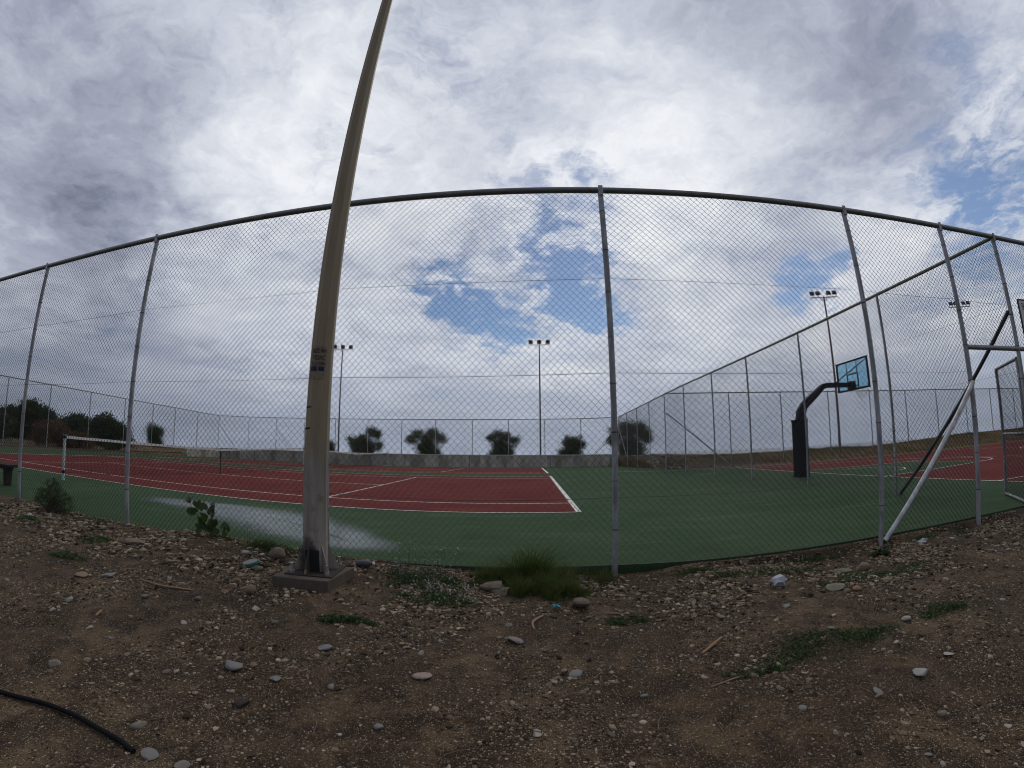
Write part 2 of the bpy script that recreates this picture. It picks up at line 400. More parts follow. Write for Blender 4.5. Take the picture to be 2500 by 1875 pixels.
ii = (np.arange(ny-1)[:, None]*nx + np.arange(nx-1)[None]).ravel()
ground = bigmesh('ground', V, np.stack([ii, ii+1, ii+nx+1, ii+nx], 1), dirtm, smooth=True)
tag(ground, 'brown gravelly dirt and dry grass terrain', 'ground', kind='structure')
sea = MB(); a = np.linspace(0, 2*PI, 96, endpoint=False)
sea.add([(1050*math.cos(q), 1050*math.sin(q), -12.0) for q in a], [tuple(range(96))])
seam = mat('sea_water', (.08, .11, .15), .35, 0, .15, .02, spec=.5)
tag(sea.build('sea', seam), 'blue grey sea on the horizon behind the courts', 'sea', kind='structure')

# ------------------------------------------------------------------ court slab (one sheet with an edge, sloping at the far end)
slab_poly_x = 6.45
def sheet(name, rects, m, z, parent=None):
    """rects in world axes; split along y so that it follows the slope"""
    b = MB()
    for quad in rects:
        b.add([(x, y, z + float(slope(y))) for x, y in quad], [tuple(range(len(quad)))])
    return b.build(name, m, parent)
b = MB()
ysl = [4.26, 21.0, 34.15]
for y0, y1, xa, xb in ((4.26, 20.55, -28.5, 39.5), (20.55, 21.0, -28.5, 9.2), (21.0, 22.0, -28.5, 7.6), (22.0, 34.6, -28.5, 6.45)):
    za0, za1 = (0., 0.) if y1 <= 21 else (float(slope(y0)), float(slope(y1)))
    b.add([(xa, y0, za0), (xb, y0, za0), (xb, y1, za1), (xa, y1, za1), (xa, y0, za0-.25), (xb, y0, za0-.25), (xb, y1, za1-.25), (xa, y1, za1-.25)],
          [(0, 1, 2, 3), (0, 4, 5, 1), (1, 5, 6, 2), (3, 2, 6, 7), (0, 3, 7, 4)])
tag(b.build('court_slab', greenm), 'green acrylic court surface under the tennis and basketball courts', 'court', kind='structure')

TH = .01677; O1 = (-11.085, 7.787)
def ct(u, v): c, s = math.cos(TH), math.sin(TH); return (O1[0]+c*u-s*v, O1[1]+s*u+c*v)
def rect(u0, v0, u1, v1, n=1):
    out = []
    for i in range(n):
        a0 = v0+(v1-v0)*i/n; a1 = v0+(v1-v0)*(i+1)/n
        out.append([ct(u0, a0), ct(u1, a0), ct(u1, a1), ct(u0, a1)])
    return out
def tennis(v0, n):
    L, Wd, A, SV = 11.885, 10.97, 1.37, 6.40; w = .05
    red = sheet('tennis_court_surface', [q for k in range(n) for q in rect(-L, v0+Wd*k/n, L, v0+Wd*(k+1)/n)], redm, .004)
    lines = rect(-L, v0, L, v0+w) + rect(-L, v0+Wd-w, L, v0+Wd) + rect(-L, v0+A, L, v0+A+w) + rect(-L, v0+Wd-A-w, L, v0+Wd-A)
    for s in (-1, 1):
        a, b2 = sorted((s*L, s*(L-.10))); lines += rect(a, v0, b2, v0+Wd, n)
        a, b2 = sorted((s*(SV), s*(SV-w))); lines += rect(a, v0+A+w, b2, v0+Wd-A-w, n)
        a, b2 = sorted((s*(L-.10), s*(L-.10-.12))); lines += rect(a, v0+Wd/2-.025, b2, v0+Wd/2+.025)
    lines += rect(-SV+w, v0+Wd/2-w/2, SV-w, v0+Wd/2+w/2)
    ln = sheet('line', lines, linem, .008)
    return red, ln
r1, l1 = tennis(0, 4)
tag(r1, 'red playing surface of the nearer tennis court', 'court surface', kind='structure'); tag(l1, 'white lines of the nearer tennis court', 'court lines', kind='structure'); l1.name = 'court_lines'
r2, l2 = tennis(13.30, 8)
tag(r2, 'red playing surface of the farther tennis court before the wall', 'court surface', kind='structure'); tag(l2, 'white lines of the farther tennis court', 'court lines', kind='structure'); l2.name = 'court_lines'

# basketball court: 28 x 15 m
BX, BY = 9.55, 12.65
red = MB(); red.add([(BX, BY-7.5, .004), (BX+28, BY-7.5, .004), (BX+28, BY+7.5, .004), (BX, BY+7.5, .004)], [(0, 1, 2, 3)])
tag(red.build('basketball_court_surface', redm), 'red playing surface of the basketball court on the right', 'court surface', kind='structure')
key = MB()
key.add([(BX, BY-2.45, .008), (BX+5.4, BY-1.8, .008), (BX+5.4, BY+1.8, .008), (BX, BY+2.45, .008)], [(0, 1, 2, 3)])
a = np.linspace(0, 2*PI, 48, endpoint=False)
key.add([(BX+14+1.8*math.cos(q), BY+1.8*math.sin(q), .008) for q in a], [tuple(range(48))])
tag(key.build('basketball_key_surface', greenm), 'green key and centre circle painted on the basketball court', 'court surface', kind='structure')
ln = MB()
def seg(p, q, w=.05, z=.012):
    p, q = np.array(p, float), np.array(q, float); d = q-p; L = np.hypot(*d); n = np.array([-d[1], d[0]])/L*w/2
    ln.add([(*(p-n), z), (*(q-n), z), (*(q+n), z), (*(p+n), z)], [(0, 1, 2, 3)])
def arc(c, r, a0, a1, n=40, z=.016, w=.05):
    t = np.linspace(a0, a1, n)
    v = [(c[0]+(r-w/2)*math.cos(q), c[1]+(r-w/2)*math.sin(q), z) for q in t]+[(c[0]+(r+w/2)*math.cos(q), c[1]+(r+w/2)*math.sin(q), z) for q in t]
    ln.add(v, [(i, i+n, i+n+1, i+1) for i in range(n-1)])
seg((BX, BY-7.55), (BX, BY+7.55), .06); seg((BX+.03, BY-7.5), (BX+28, BY-7.5)); seg((BX+.03, BY+7.5), (BX+28, BY+7.5)); seg((BX+28, BY-7.5), (BX+28, BY+7.5))
seg((BX+.03, BY-2.45), (BX+5.4, BY-1.8)); seg((BX+.03, BY+2.45), (BX+5.4, BY+1.8)); seg((BX+5.4, BY-1.86), (BX+5.4, BY+1.86), .05, .014)
seg((BX+14, BY-7.5), (BX+14, BY+7.5))
arc((BX+1.575, BY), 1.25, -PI/2, PI/2); arc((BX+5.4, BY), 1.8, -PI/2, PI/2); arc((BX+14, BY), 1.8, 0, 2*PI, 64)
seg((BX+.03, BY-6.1), (BX+2.2, BY-6.1)); seg((BX+.03, BY+6.1), (BX+2.2, BY+6.1))
arc((BX+1.575, BY), 6.13, -1.468, 1.468, 60)
tag(ln.build('basketball_court_lines', linem), 'white lines of the basketball court', 'court lines', kind='structure')
ln = MB()
fm = mat('faded_line_paint', (.20, .26, .23), .8, 0, .5, 1.5)
seg((3.95, 21.35), (6.1, 20.72), .10, .005); seg((6.1, 20.72), (9.1, 19.6), .12, .005)
seg((6.34, 17.24), (7.2, 16.9), .10, .005)
tag(ln.build('faded_line', fm), 'faded white paint marks on green surface by the partition fence', 'court lines', kind='structure')

# puddle on the green surface
pm = bpy.data.materials.new('puddle_water'); pm.use_nodes = True; t = NT(pm.node_tree); bb = t.n['Principled BSDF']
v = t.new('ShaderNodeTexCoord').outputs['Object']
t.put(bb, 'Base Color', (.035, .06, .045, 1)); t.put(bb, 'Roughness', t.rng(t.noise(v, 2.0, 4, .6), .35, .7, .10, .30)); t.put(bb, 'IOR', 1.33); t.put(bb, 'Specular IOR Level', .35)
at_ = t.new('ShaderNodeAttribute', attribute_name='rnd').outputs['Fac']; trn = t.new('ShaderNodeBsdfTransparent'); mxs = t.new('ShaderNodeMixShader')
t.put(mxs, 0, t.rng(t.math('ADD', at_, t.math('MULTIPLY', t.math('SUBTRACT', t.noise(v, 1.3, 5, .6), .5), .55)), .0, .75, 0, .78, True)); t.l.new(trn.outputs[0], mxs.inputs[1]); t.l.new(bb.outputs[0], mxs.inputs[2]); t.l.new(mxs.outputs[0], t.n['Material Output'].inputs[0])
pts = [(-7.3, 6.45), (-6.6, 6.1), (-5.7, 6.05), (-4.9, 5.65), (-4.1, 5.3), (-3.3, 4.98), (-2.6, 4.72), (-2.1, 4.62), (-1.78, 4.78), (-1.72, 5.02), (-2.05, 5.4), (-2.5, 5.85), (-3.1, 6.3), (-3.9, 6.75), (-4.6, 6.98), (-5.4, 7.0), (-6.2, 6.95), (-6.9, 6.85)]
n = len(pts); pp = []
for i in range(n):
    p0, p1, p2, p3 = [np.array(pts[(i+k) % n]) for k in (-1, 0, 1, 2)]
    for q in np.linspace(0, 1, 8, endpoint=False):
        w = .5*((2*p1)+(-p0+p2)*q+(2*p0-5*p1+4*p2-p3)*q*q+(-p0+3*p1-3*p2+p3)*q**3)
        pp.append(w)
pp = np.array(pp); pp += .05*np.stack([wave(pp[:, 0], pp[:, 1], 21, .9, 3), wave(pp[:, 0], pp[:, 1], 22, .9, 3)], 1)
# film of water that thins out towards its rim: rings shrunk towards a spine
spx = np.linspace(-6.6, -2.3, 9); spy = np.interp(spx, [-6.6, -5.4, -4, -3, -2.3], [6.55, 6.5, 6.1, 5.6, 5.05])
sp = np.stack([spx, spy], 1); ns = np.array([sp[np.argmin(((sp-q)**2).sum(1))] for q in pp])
V = []; A_ = []
for k, a0 in enumerate((1.38, 1.08, .75, .40, .02)): V.append(np.column_stack([ns+(pp-ns)*a0, np.full(len(pp), .003)])); A_ += [k/4]*len(pp)
m = len(pp); F = [(k*m+i, k*m+(i+1) % m, (k+1)*m+(i+1) % m, (k+1)*m+i) for k in range(4) for i in range(m)]
tag(bigmesh('puddle', np.vstack(V), F, pm, attr=A_), 'pale shallow rain puddle on the green court behind the lamp pole', 'puddle', kind='structure')

# ------------------------------------------------------------------ chain link panels
PW, PH = 3.0, 3.86
def chain_panel(seed, zlo=-.02):
    p = .0735; hx = p/2; n_w = int(round(PW/hx)); hx = PW/n_w; nj = int((PH-zlo)/hx)+1
    g = np.random.default_rng(seed)
    V = []; F = []; k = 0; r = .0027
    cr = np.array([(math.cos(q), math.sin(q)) for q in (0.5, 2.6, 4.7)])
    j = np.arange(nj); z = PH - j*hx
    for w in range(n_w):
        side = (j + w) % 2
        x = np.where(side == 1, (w+1)*hx+.0016, w*hx-.0016) - PW/2
        x = np.clip(x, -PW/2, PW/2)
        # rounded corners: two points per node
        dirn = np.where(side == 1, -1, 1)
        px = np.repeat(x, 2); pz = np.repeat(z, 2); pz[0::2] += hx*.10; pz[1::2] -= hx*.10
        inner = px + np.repeat(dirn, 2)*hx*.05
        px = inner; py = np.repeat(np.where(side == 1, .0022, -.0022), 2)
        wob = .004*np.sin(px*1.9+seed)*np.sin(pz*2.3+seed*2) + .0025*np.sin(pz*7+px*3)
        zz = pz + .006*np.sin(px*2.1+seed) + .003*np.sin(px*9+pz*2)
        P = np.stack([px+wob, py + .012*np.sin(px*2.2+1)*np.sin(pz*1.3+seed), zz], 1)
        m = len(P)
        ring = P[:, None, :] + r*np.stack([cr[None, :, 0]*np.ones((m, 1)), cr[None, :, 1]*np.ones((m, 1)), np.zeros((m, 3))], 2)
        V.append(ring.reshape(-1, 3))
        i = np.arange(m-1)[:, None]*3 + np.arange(3)[None]; i2 = np.arange(m-1)[:, None]*3 + (np.arange(3)[None]+1) % 3
        F.append(np.stack([i, i2, i2+3, i+3], 2).reshape(-1, 4)+k); k += m*3
    me_o = bigmesh('mesh_panel', np.vstack(V), np.vstack(F), wirem)
    me = me_o.data; bpy.data.objects.remove(me_o)
    return me
PANELS = [chain_panel(1), chain_panel(4), chain_panel(9)]
def crop_panel(me, z0, z1, name='mesh_panel'):
    bm = bmesh.new(); bm.from_mesh(me)
    for co, no in (((0, 0, z0), (0, 0, -1)), ((0, 0, z1), (0, 0, 1))):
        bmesh.ops.bisect_plane(bm, geom=bm.verts[:]+bm.edges[:]+bm.faces[:], plane_co=co, plane_no=no, clear_outer=True)
    m2 = bpy.data.meshes.new(name); bm.to_mesh(m2); bm.free(); m2.materials.append(wirem) if not m2.materials else None
    return m2
def panel(root, p, q, k, ztop=3.88, me=None):
    o = bpy.data.objects.new('mesh_panel', me or PANELS[k % 3]); C.objects.link(o); o.parent = root
    d = Vector((q[0]-p[0], q[1]-p[1])); L = d.length
    o.location = ((p[0]+q[0])/2, (p[1]+q[1])/2, ztop-3.88); o.scale = (L/PW, 1, 1); o.rotation_euler = (0, 0, math.atan2(d.y, d.x))
    return o
def fence_post(root, x, y, z0, z1, r=.03, ties=0, cap=True, n=14):
    b = MB(); b.tube([(x, y, z0), (x, y, (z0+z1)/2), (x, y, z1)], r, n)
    k = len(b.f)
    if ties:
        zz = np.arange(z0+.25, z1-.05, ties)
        for z in zz: b.tube([(x, y, z-.004+.003*math.sin(z*9)), (x, y, z+.004)], r+.0035, n, True)
    o = b.build('post', galv, root); o.data.materials.append(tiem)
    for p_ in o.data.polygons[k:]: p_.material_index = 1
    return o
def rail(root, pts, r=.032, name='top_rail', m=railm, n=12):
    b = MB(); P = np.array(pts, float)
    out = [P[0]]
    for i in range(len(P)-1):
        for q in np.linspace(0, 1, 5)[1:]:
            out.append(P[i]*(1-q)+P[i+1]*q)
    b.tube(out, r, n); return b.build(name, m, root)
def twire(root, pts, sag=.0, r=.0022):
    b = MB(); out = []
    for i in range(len(pts)-1):
        a, c = np.array(pts[i], float), np.array(pts[i+1], float)
        for q in np.linspace(0, 1, 6)[:-1]: out.append(a*(1-q)+c*q - np.array((0, 0, sag*4*q*(1-q))))
    out.append(np.array(pts[-1], float)); b.tube(out, r, 4, False); return b.build('tension_wire', tiem, root)

FY, HT = 4.153, 3.88
# --- the near fence
nf = empty('chain_link_fence', (0, 0, 0))
tag(nf, 'tall near chain link fence running across the photo behind the lamp pole', 'fence', 'chain link fences round the courts')
nposts = [(-13.85, 0.), (-10.95, 0.), (-8.05, .012), (-5.145, .022), (-2.115, .055), (.732, -.08), (3.843, -.094), (5.61, -.093), (6.87, -.08), (8.13, -.06), (11.0, -.05), (13.9, -.05)]
for x, z in nposts:
    o = fence_post(nf, x, FY, z-.25, HT-.02, .0295, .46)
    # flattened lug with a bolt where the post meets the rail
    c = MB(); c.box((x, FY-.034, HT-.02), (.05, .012, .13), bev=.004); c.tube([(x, FY-.045, HT), (x, FY-.038, HT)], .011, 8); c.build('lug', galv, o)
rail(nf, [(-16, FY, HT), (-8, FY, HT), (0, FY, HT), (7, FY, HT), (15, FY, HT)], .036)
for i in range(len(nposts)-1):
    p, q = (nposts[i][0], FY+.033), (nposts[i+1][0], FY+.033)
    if nposts[i][0] in (5.61, 6.87): continue
    panel(nf, p, q, i)
top_me = crop_panel(PANELS[0], 2.17, 3.9)
for a_, b_ in ((5.61, 6.87), (6.87, 8.13)): panel(nf, (a_, FY+.033), (b_, FY+.033), 0, me=top_me)
for z, xe in ((2.84, 15), (1.87, 5.61), (.68, 5.61), (.02, 5.61)):
    pts_ = [(x, FY+.036, z+.004*math.sin(x)) for x in [-16]+[q[0] for q in nposts if q[0] <= xe]+([15] if xe > 14 else [])]
    twire(nf, pts_, .018 if z > .1 else .006, .0022 if z > .1 else .003)
rail(nf, [(5.63, FY, 2.18), (8.13, FY, 2.18)], .034, 'crossbar')
b = MB(); b.tube([(3.90, FY-.01, -.04), (4.75, FY-.04, .85), (5.60, FY-.05, 1.72)], .030, 14)
for q in np.linspace(.08, .97, 7): b.tube([(3.90+1.70*q-.003, FY-.01-.04*q, -.04+1.76*q-.003), (3.90+1.70*q+.003, FY-.01-.04*q, -.04+1.76*q+.003)], .0335, 12)
b.build('brace', galvL, nf)
# ring latch on the gateway post
b = MB(); t_ = np.linspace(0, 2*PI, 13); b.tube([(5.66+.022*math.cos(q), FY-.02, .98+.022*math.sin(q)) for q in t_], .004, 6, False)
b.build('latch_ring', tiem, nf)

# --- partition between tennis and basketball
pf = empty('chain_link_fence', (0, 0, 0))
tag(pf, 'partition chain link fence between the tennis courts and the basketball court', 'fence', 'chain link fences round the courts')
hy = [6.95, 10.0, 13.05, 15.95, 19.2, 22.15, 25.2, 28.2, 31.2, 34.25]
def px(y): return 6.87-.0168*(y-4.15)
def ph(y): return float(np.interp(y, [4, 20, 34.3], [3.88, 3.88, 3.57]))
for y in hy: fence_post(pf, px(y), y, float(slope(y)) - (.05 if y < 20 else .3) , ph(y)-.02, .027, .5 if y < 14 else 0)
ys_ = [FY]+hy
for i in range(len(hy)):
    y0, y1 = ys_[i]+.04*(i == 0), ys_[i+1]
    o = panel(pf, (px(y0)+.03, y0), (px(y1)+.03, y1), i+1, (ph(y0)+ph(y1))/2)
    o.rotation_euler = (0, -math.atan2(ph(y1)-ph(y0), y1-y0), math.atan2(y1-y0, px(y1)-px(y0)))
rail(pf, [(px(FY+.03), FY+.03, HT-.01)]+[(px(y), y, ph(y)) for y in hy], .033)
for z in (2.84, 1.87, .7): twire(pf, [(px(y)+.033, y, ph(y)-HT+z) for y in ys_], .012)
b = MB(); b.tube([(6.862, FY+.03, 2.74), (6.83, 5.5, 1.37), (6.79, 6.80, .03)], .031, 12); b.build('brace', bracem, pf)
b = MB(); b.tube([(px(22.15)+.05, 22.1, 2.88), (10.1, 21.9, .02)], .03, 10); b.build('brace', galv, pf)
b = MB(); b.tube([(px(34.25)+.03, 34.2, 2.7), (px(32)+.3, 32.2, -.1)], .03, 8); b.build('brace', galvL, pf)

# --- far fence behind the wall
ff = empty('chain_link_fence', (0, 0, 0))
tag(ff, 'distant chain link fence above the low concrete wall at the far end', 'fence', 'chain link fences round the courts')
rat = [.1853, .0994, .0178, -.0643, -.147, -.233, -.3144, -.4, -.486, -.573, -.6585, -.748, -.853]
fy = [34.25]+[34.4]*11+[34.5]
fp = [(r*y if i else px(34.25), y) for i, (r, y) in enumerate(zip(rat, fy))]
fz = np.interp([q[0] for q in fp], [-29.4, -25.7, -19.7, 3.4, 6.4], [3.67, 3.58, 3.545, 3.50, 3.56])
for (x, y), z in zip(fp[1:], fz[1:]): fence_post(ff, x, y, -.4, z-.02, .027, 0, n=8)
for i in range(len(fp)-1): panel(ff, fp[i+1], fp[i], i, (fz[i]+fz[i+1])/2)
rail(ff, [(x, y, z) for (x, y), z in zip(fp, fz)], .03, n=8)
for a0, a1 in (((5.9, 34.3, 2.05), (4.3, 34.45, .55)), ((-22.65, 34.4, 2.6), (-21.0, 34.45, .8)), ((-29.3, 34.5, 2.8), (-27.4, 34.5, .9))):
    b = MB(); b.tube([a0, a1], .028, 8); b.build('brace', galv, ff)

# --- left fence
lf = empty('chain_link_fence', (0, 0, 0))
tag(lf, 'left chain link fence receding in front of the dark trees', 'fence', 'chain link fences round the courts')
lp = [(-29.43, 34.5, 3.67), (-29.25, 31.3, 3.70), (-29.2, 28.4, 3.78), (-29.2, 25.9, 3.82), (-29.2, 23.05, 3.88), (-29.15, 19.9, 3.93), (-29.1, 16.75, 3.96), (-29.1, 13.85, 3.98), (-29.05, 10.9, 3.99), (-29.0, 8.0, 4.0), (-28.95, 5.0, 4.0)]
for x, y, z in lp[1:]: fence_post(lf, x, y, -.2, z-.02, .029, 0, n=8)
for i in range(len(lp)-1): panel(lf, lp[i+1][:2], lp[i][:2], i, (lp[i][2]+lp[i+1][2])/2)
rail(lf, lp, .032, n=8)
# --- basketball far fence
bf = empty('chain_link_fence', (0, 0, 0))
tag(bf, 'chain link fence along the grassy bank beyond the basketball court', 'fence', 'chain link fences round the courts')
bp = [(px(22.15), 22.15), (10.25, 22.25), (13.6, 22.45), (17.1, 22.7), (20.5, 22.8), (23.9, 23.0), (27.1, 23.1), (30.6, 23.3), (34.0, 23.5), (37.5, 23.7), (41, 23.9)]
for x, y in bp[1:]: fence_post(bf, x, y, -.2, HT-.02, .03, 0, n=8)
for i in range(len(bp)-1): panel(bf, bp[i], bp[i+1], i)
rail(bf, [(x, y, HT) for x, y in bp], .032, n=8)

# --- gate leaf, open inward
gt = empty('gate', (6.90, 4.21, 0), math.atan2(.95, .83))
tag(gt, 'open chain link gate leaf swung inward at the right edge', 'gate')
L = 1.24
b = MB(); b.tube([(.03, 0, .04), (.03, 0, 2.04)], .024, 12); b.tube([(L, 0, .01), (L, 0, 2.08)], .026, 12)
b.tube([(.03, 0, 2.06), (L, 0, 2.06)], .026, 12); b.tube([(.03, 0, .03), (L, 0, .03)], .024, 12); b.tube([(.03, 0, 1.0), (L, 0, 1.0)], .02, 12)
b.build('frame', galv, gt)
gm = crop_panel(PANELS[1], .04, 2.05); o = bpy.data.objects.new('mesh_panel', gm); C.objects.link(o); o.parent = gt; o.location = (L/2+.01, .02, 0); o.scale = ((L-.03)/PW, 1, 1)
# keep the mesh size: use only the part of the panel that fits
bm = bmesh.new(); bm.from_mesh(gm)
for co, no in (((-L/2, 0, 0), (-1, 0, 0)), ((L/2, 0, 0), (1, 0, 0))):
    bmesh.ops.bisect_plane(bm, geom=bm.verts[:]+bm.edges[:]+bm.faces[:], plane_co=co, plane_no=no, clear_outer=True)
bm.to_mesh(gm); bm.free(); o.scale = (1, 1, 1)
b = MB(); b.tube([(L+.02, -.03, 1.08), (L+.11, -.03, 1.08), (L+.11, -.03, 1.22), (L+.02, -.03, 1.22)], .007, 8); b.build('handle', bracem, gt)
for z in (.3, 1.8): b = MB(); b.box((0, 0, z), (.07, .05, .05), bev=.005); b.build('hinge', galv, gt)
# same for the two half bays above the crossbar: keep true mesh size
bm = bmesh.new(); bm.from_mesh(top_me)
for co, no in (((-.63, 0, 0), (-1, 0, 0)), ((.63, 0, 0), (1, 0, 0))):
    bmesh.ops.bisect_plane(bm, geom=bm.verts[:]+bm.edges[:]+bm.faces[:], plane_co=co, plane_no=no, clear_outer=True)
bm.to_mesh(top_me); bm.free()
for o in nf.children:
    if o.data is top_me: o.scale = (1, 1, 1)
b5 = [o for o in nf.children if o.name.startswith('mesh_panel') and abs(o.location.x-(3.843+5.61)/2) < .01]
if b5:
    bm = bmesh.new(); bm.from_mesh(PANELS[1]); hw = (5.61-3.843)/2
    for co, no in (((-hw, 0, 0), (-1, 0, 0)), ((hw, 0, 0), (1, 0, 0))):
        bmesh.ops.bisect_plane(bm, geom=bm.verts[:]+bm.edges[:]+bm.faces[:], plane_co=co, plane_no=no, clear_outer=True)
    m5 = bpy.data.meshes.new('mesh_panel'); bm.to_mesh(m5); bm.free(); m5.materials.append(wirem); b5[0].data = m5; b5[0].scale = (1, 1, 1)

# --- sign on the fence
sg = empty('sign', (7.62, FY-.05, 2.20)); tag(sg, 'grey notice board wired to the fence at the right edge', 'sign')
signm = mat('sign_board', (.6, .6, .61), .6, 0, .08, 6); inkm = mat('sign_ink', (.02, .02, .025), .7)
b = MB(); b.box((0, 0, .35), (1.16, .012, .68), bev=.003); b.build('board', signm, sg)
b = MB(); b.box((-.588, -.002, .35), (.016, .022, .70)); b.box((.588, -.002, .35), (.016, .022, .70)); b.box((0, -.002, .70), (1.16, .022, .016)); b.box((0, -.002, 0), (1.16, .022, .016)); b.build('frame', bracem, sg)
b = MB()
for i, (w_, z_) in enumerate(((.14, .62), (.11, .60), (.15, .58), (.09, .56), (.15, .54))): b.box((-.46, -.008, z_+.02), (w_*.8, .002, .009))
for z_, x0_, x1_ in ((.47, -.40, .3), (.37, -.44, .4), (.31, -.42, .42), (.25, -.40, .38), (.235, -.40, .40), (.18, -.39, .3)): b.box(((x0_+x1_)/2, -.008, z_), (x1_-x0_, .002, .008))
b.box((-.40, -.008, .08), (.12, .002, .10)); b.build('lettering', inkm, sg)

# ------------------------------------------------------------------ low concrete wall
wl = empty('concrete_wall', (0, 33.9, -.3)); tag(wl, 'low weathered concrete retaining wall at the far end of the tennis courts', 'wall')
def wtop(x): return float(np.interp(x, [-29, -24, -16, -5, 6], [.96, 1.02, 1.07, 1.06, 1.0]))
def wallrun(P, th):
    """P: list of (x, y, top); returns body and coping, thickness th towards +n"""
    P = np.array(P, float); d = P[-1, :2]-P[0, :2]; d /= np.linalg.norm(d); nn = np.array((-d[1], d[0]))
    bo, co = MB(), MB(); v = []; w = []; f = []; g_ = []
    for x, y, h in P:
        q = np.array((x, y)); a = q+nn*th; c0 = q-nn*.02; c1 = a+nn*.02
        v += [(*q, 0), (*q, h-.062), (*a, h-.062), (*a, 0)]; w += [(*c0, h-.06), (*c0, h), (*c1, h), (*c1, h-.06)]
    for i in range(len(P)-1):
        k = i*4; f += [(k, k+4, k+5, k+1), (k+1, k+5, k+6, k+2), (k+2, k+6, k+7, k+3)]; g_ += f[-3:]+[(k+3, k+7, k+4, k)]
    e = [(0, 1, 2, 3), (len(v)-4, len(v)-1, len(v)-2, len(v)-3)]
    bo.add(v, f+e); co.add(w, g_+e); bo.build('wall_body', concm, wl); co.build('coping', capm, wl)
wallrun([(x, 0, wtop(x)) for x in np.linspace(-28.9, 6.1, 120)], .25)
wallrun([(-28.55, -4.5+4.46*q, .94+.02*q) for q in np.linspace(0, 1, 12)], .2)
b = MB()
for x in (-24.6, -19.5, -13.3, -5.2, 1.0): b.box((x, -.008, .45), (.03, .012, .9))
b.build('joint', blackm, wl)
lk = MB(); lk.box((-28.75, 17.0, .02), (.22, 24, .30)); tag(lk.build('kerb', blockm), 'low dark kerb along the left edge of the green court', 'kerb', kind='structure')

# ------------------------------------------------------------------ tennis nets
def make_net(label):
    root = empty('tennis_net', (*O1, 0), TH + PI/2); tag(root, label, 'net', 'tennis nets')
    # local x runs along the net (v direction), from -0.914 to 11.884
    A0, A1 = -.914, 11.884; mid = 5.485
    def top(u): return .914 + (1.07-.914)*abs(u-mid)/(A1-mid)
    for u in (A0, A1):
        b = MB(); b.tube([(u, 0, -.2), (u, 0, 1.09)], .038, 14); p = b.build('post', netpost, root)
        c = MB(); c.tube([(u, 0, 1.09), (u, 0, 1.115)], [.042, .03], 12); c.build('cap', blackm, p)
        for z_ in (.17, 1.0): c = MB(); c.tube([(u, 0, z_), (u, 0, z_+.07)], .045, 12); c.build('strap', blackm, p)
    us = np.arange(A0+.06, A1-.05, .0445); V = []; F = []; k = 0; r = .0024
    def rod(a, c):
        nonlocal k
        a = np.array(a); c = np.array(c); d = c-a; d /= np.linalg.norm(d); x = np.cross(d, (0, 1, .01)); x /= np.linalg.norm(x); y = np.cross(d, x)
        for P in (a, c):
            for q in (0, 2.094, 4.189): V.append(P+r*(math.cos(q)*x+math.sin(q)*y))
        F.extend([(k, k+1, k+4, k+3), (k+1, k+2, k+5, k+4), (k+2, k, k+3, k+5)]); k += 6
    def bot(u): return .05+.14*(abs(u-mid)/(A1-mid))**3
    for u in us: rod((u, .004, bot(u)), (u, .004, top(u)-.05))
    for i in range(20):
        q = i/20
        uu = np.linspace(A0+.05, A1-.05, 13)
        for a, c in zip(uu[:-1], uu[1:]): rod((a, 0, bot(a)+(top(a)-.05-bot(a))*q), (c, 0, bot(c)+(top(c)-.05-bot(c))*q))
    bigmesh('net_mesh', np.array(V), np.array(F), netm, root)
    b = MB(); uu = np.linspace(A0+.04, A1-.04, 41)
    v = []
    for u in uu:
        h = top(u)+.004*math.sin(u*3); v += [(u, -.009, h-.066), (u, -.009, h), (u, .009, h), (u, .009, h-.066)]
    f = []
    for i in range(len(uu)-1):
        q = i*4; f += [(q, q+4, q+5, q+1), (q+1, q+5, q+6, q+2), (q+2, q+6, q+7, q+3), (q+3, q+7, q+4, q)]
    b.add(v, f); b.build('headband', bandm, root)
    b = MB(); b.tube([(u, 0, bot(u)) for u in uu], .006, 6); b.build('bottom_cord', blackm, root)
    b = MB(); b.box((mid, 0, .455), (.05, .012, .91)); b.build('centre_strap', blackm, root)
    return root
n1_ = make_net('nearer tennis net with white headband across the red court')
n2_ = copy_tree(n1_); n2_['label'] = 'farther tennis net, mostly hidden, just in front of the concrete wall'
q = ct(0, 13.30); n2_.location = (q[0], q[1], -.03); n2_.rotation_euler = (0, rad(1.0), TH+PI/2)

# ------------------------------------------------------------------ tall lamp pole in the foreground
PXY = (-1.86, 3.44)
lpz = .085
pole = empty('lamp_pole', (*PXY, lpz)); tag(pole, 'tall tapering octagonal lamp pole bolted to a concrete block in front of fence', 'lamp pole')
def prad(z): return (.212-.0122*z)/2/math.cos(PI/8)*.98
lean = .012
zs = [0, .4, 1, 2, 3, 4.2, 5.5, 7, 9]
b = MB()
n = 8; v = []
for z in zs:
    r = prad(z)
    for k in range(8): q = PI/8+k*PI/4+.25; v.append((r*math.cos(q)+lean*z*1.0, r*math.sin(q), z))
f = [(i*8+k, i*8+(k+1) % 8, (i+1)*8+(k+1) % 8, (i+1)*8+k) for i in range(len(zs)-1) for k in range(8)]
b.add(v, f); b.add(v[-8:], [tuple(range(8))])
shaft = b.build('shaft', polem, pole)
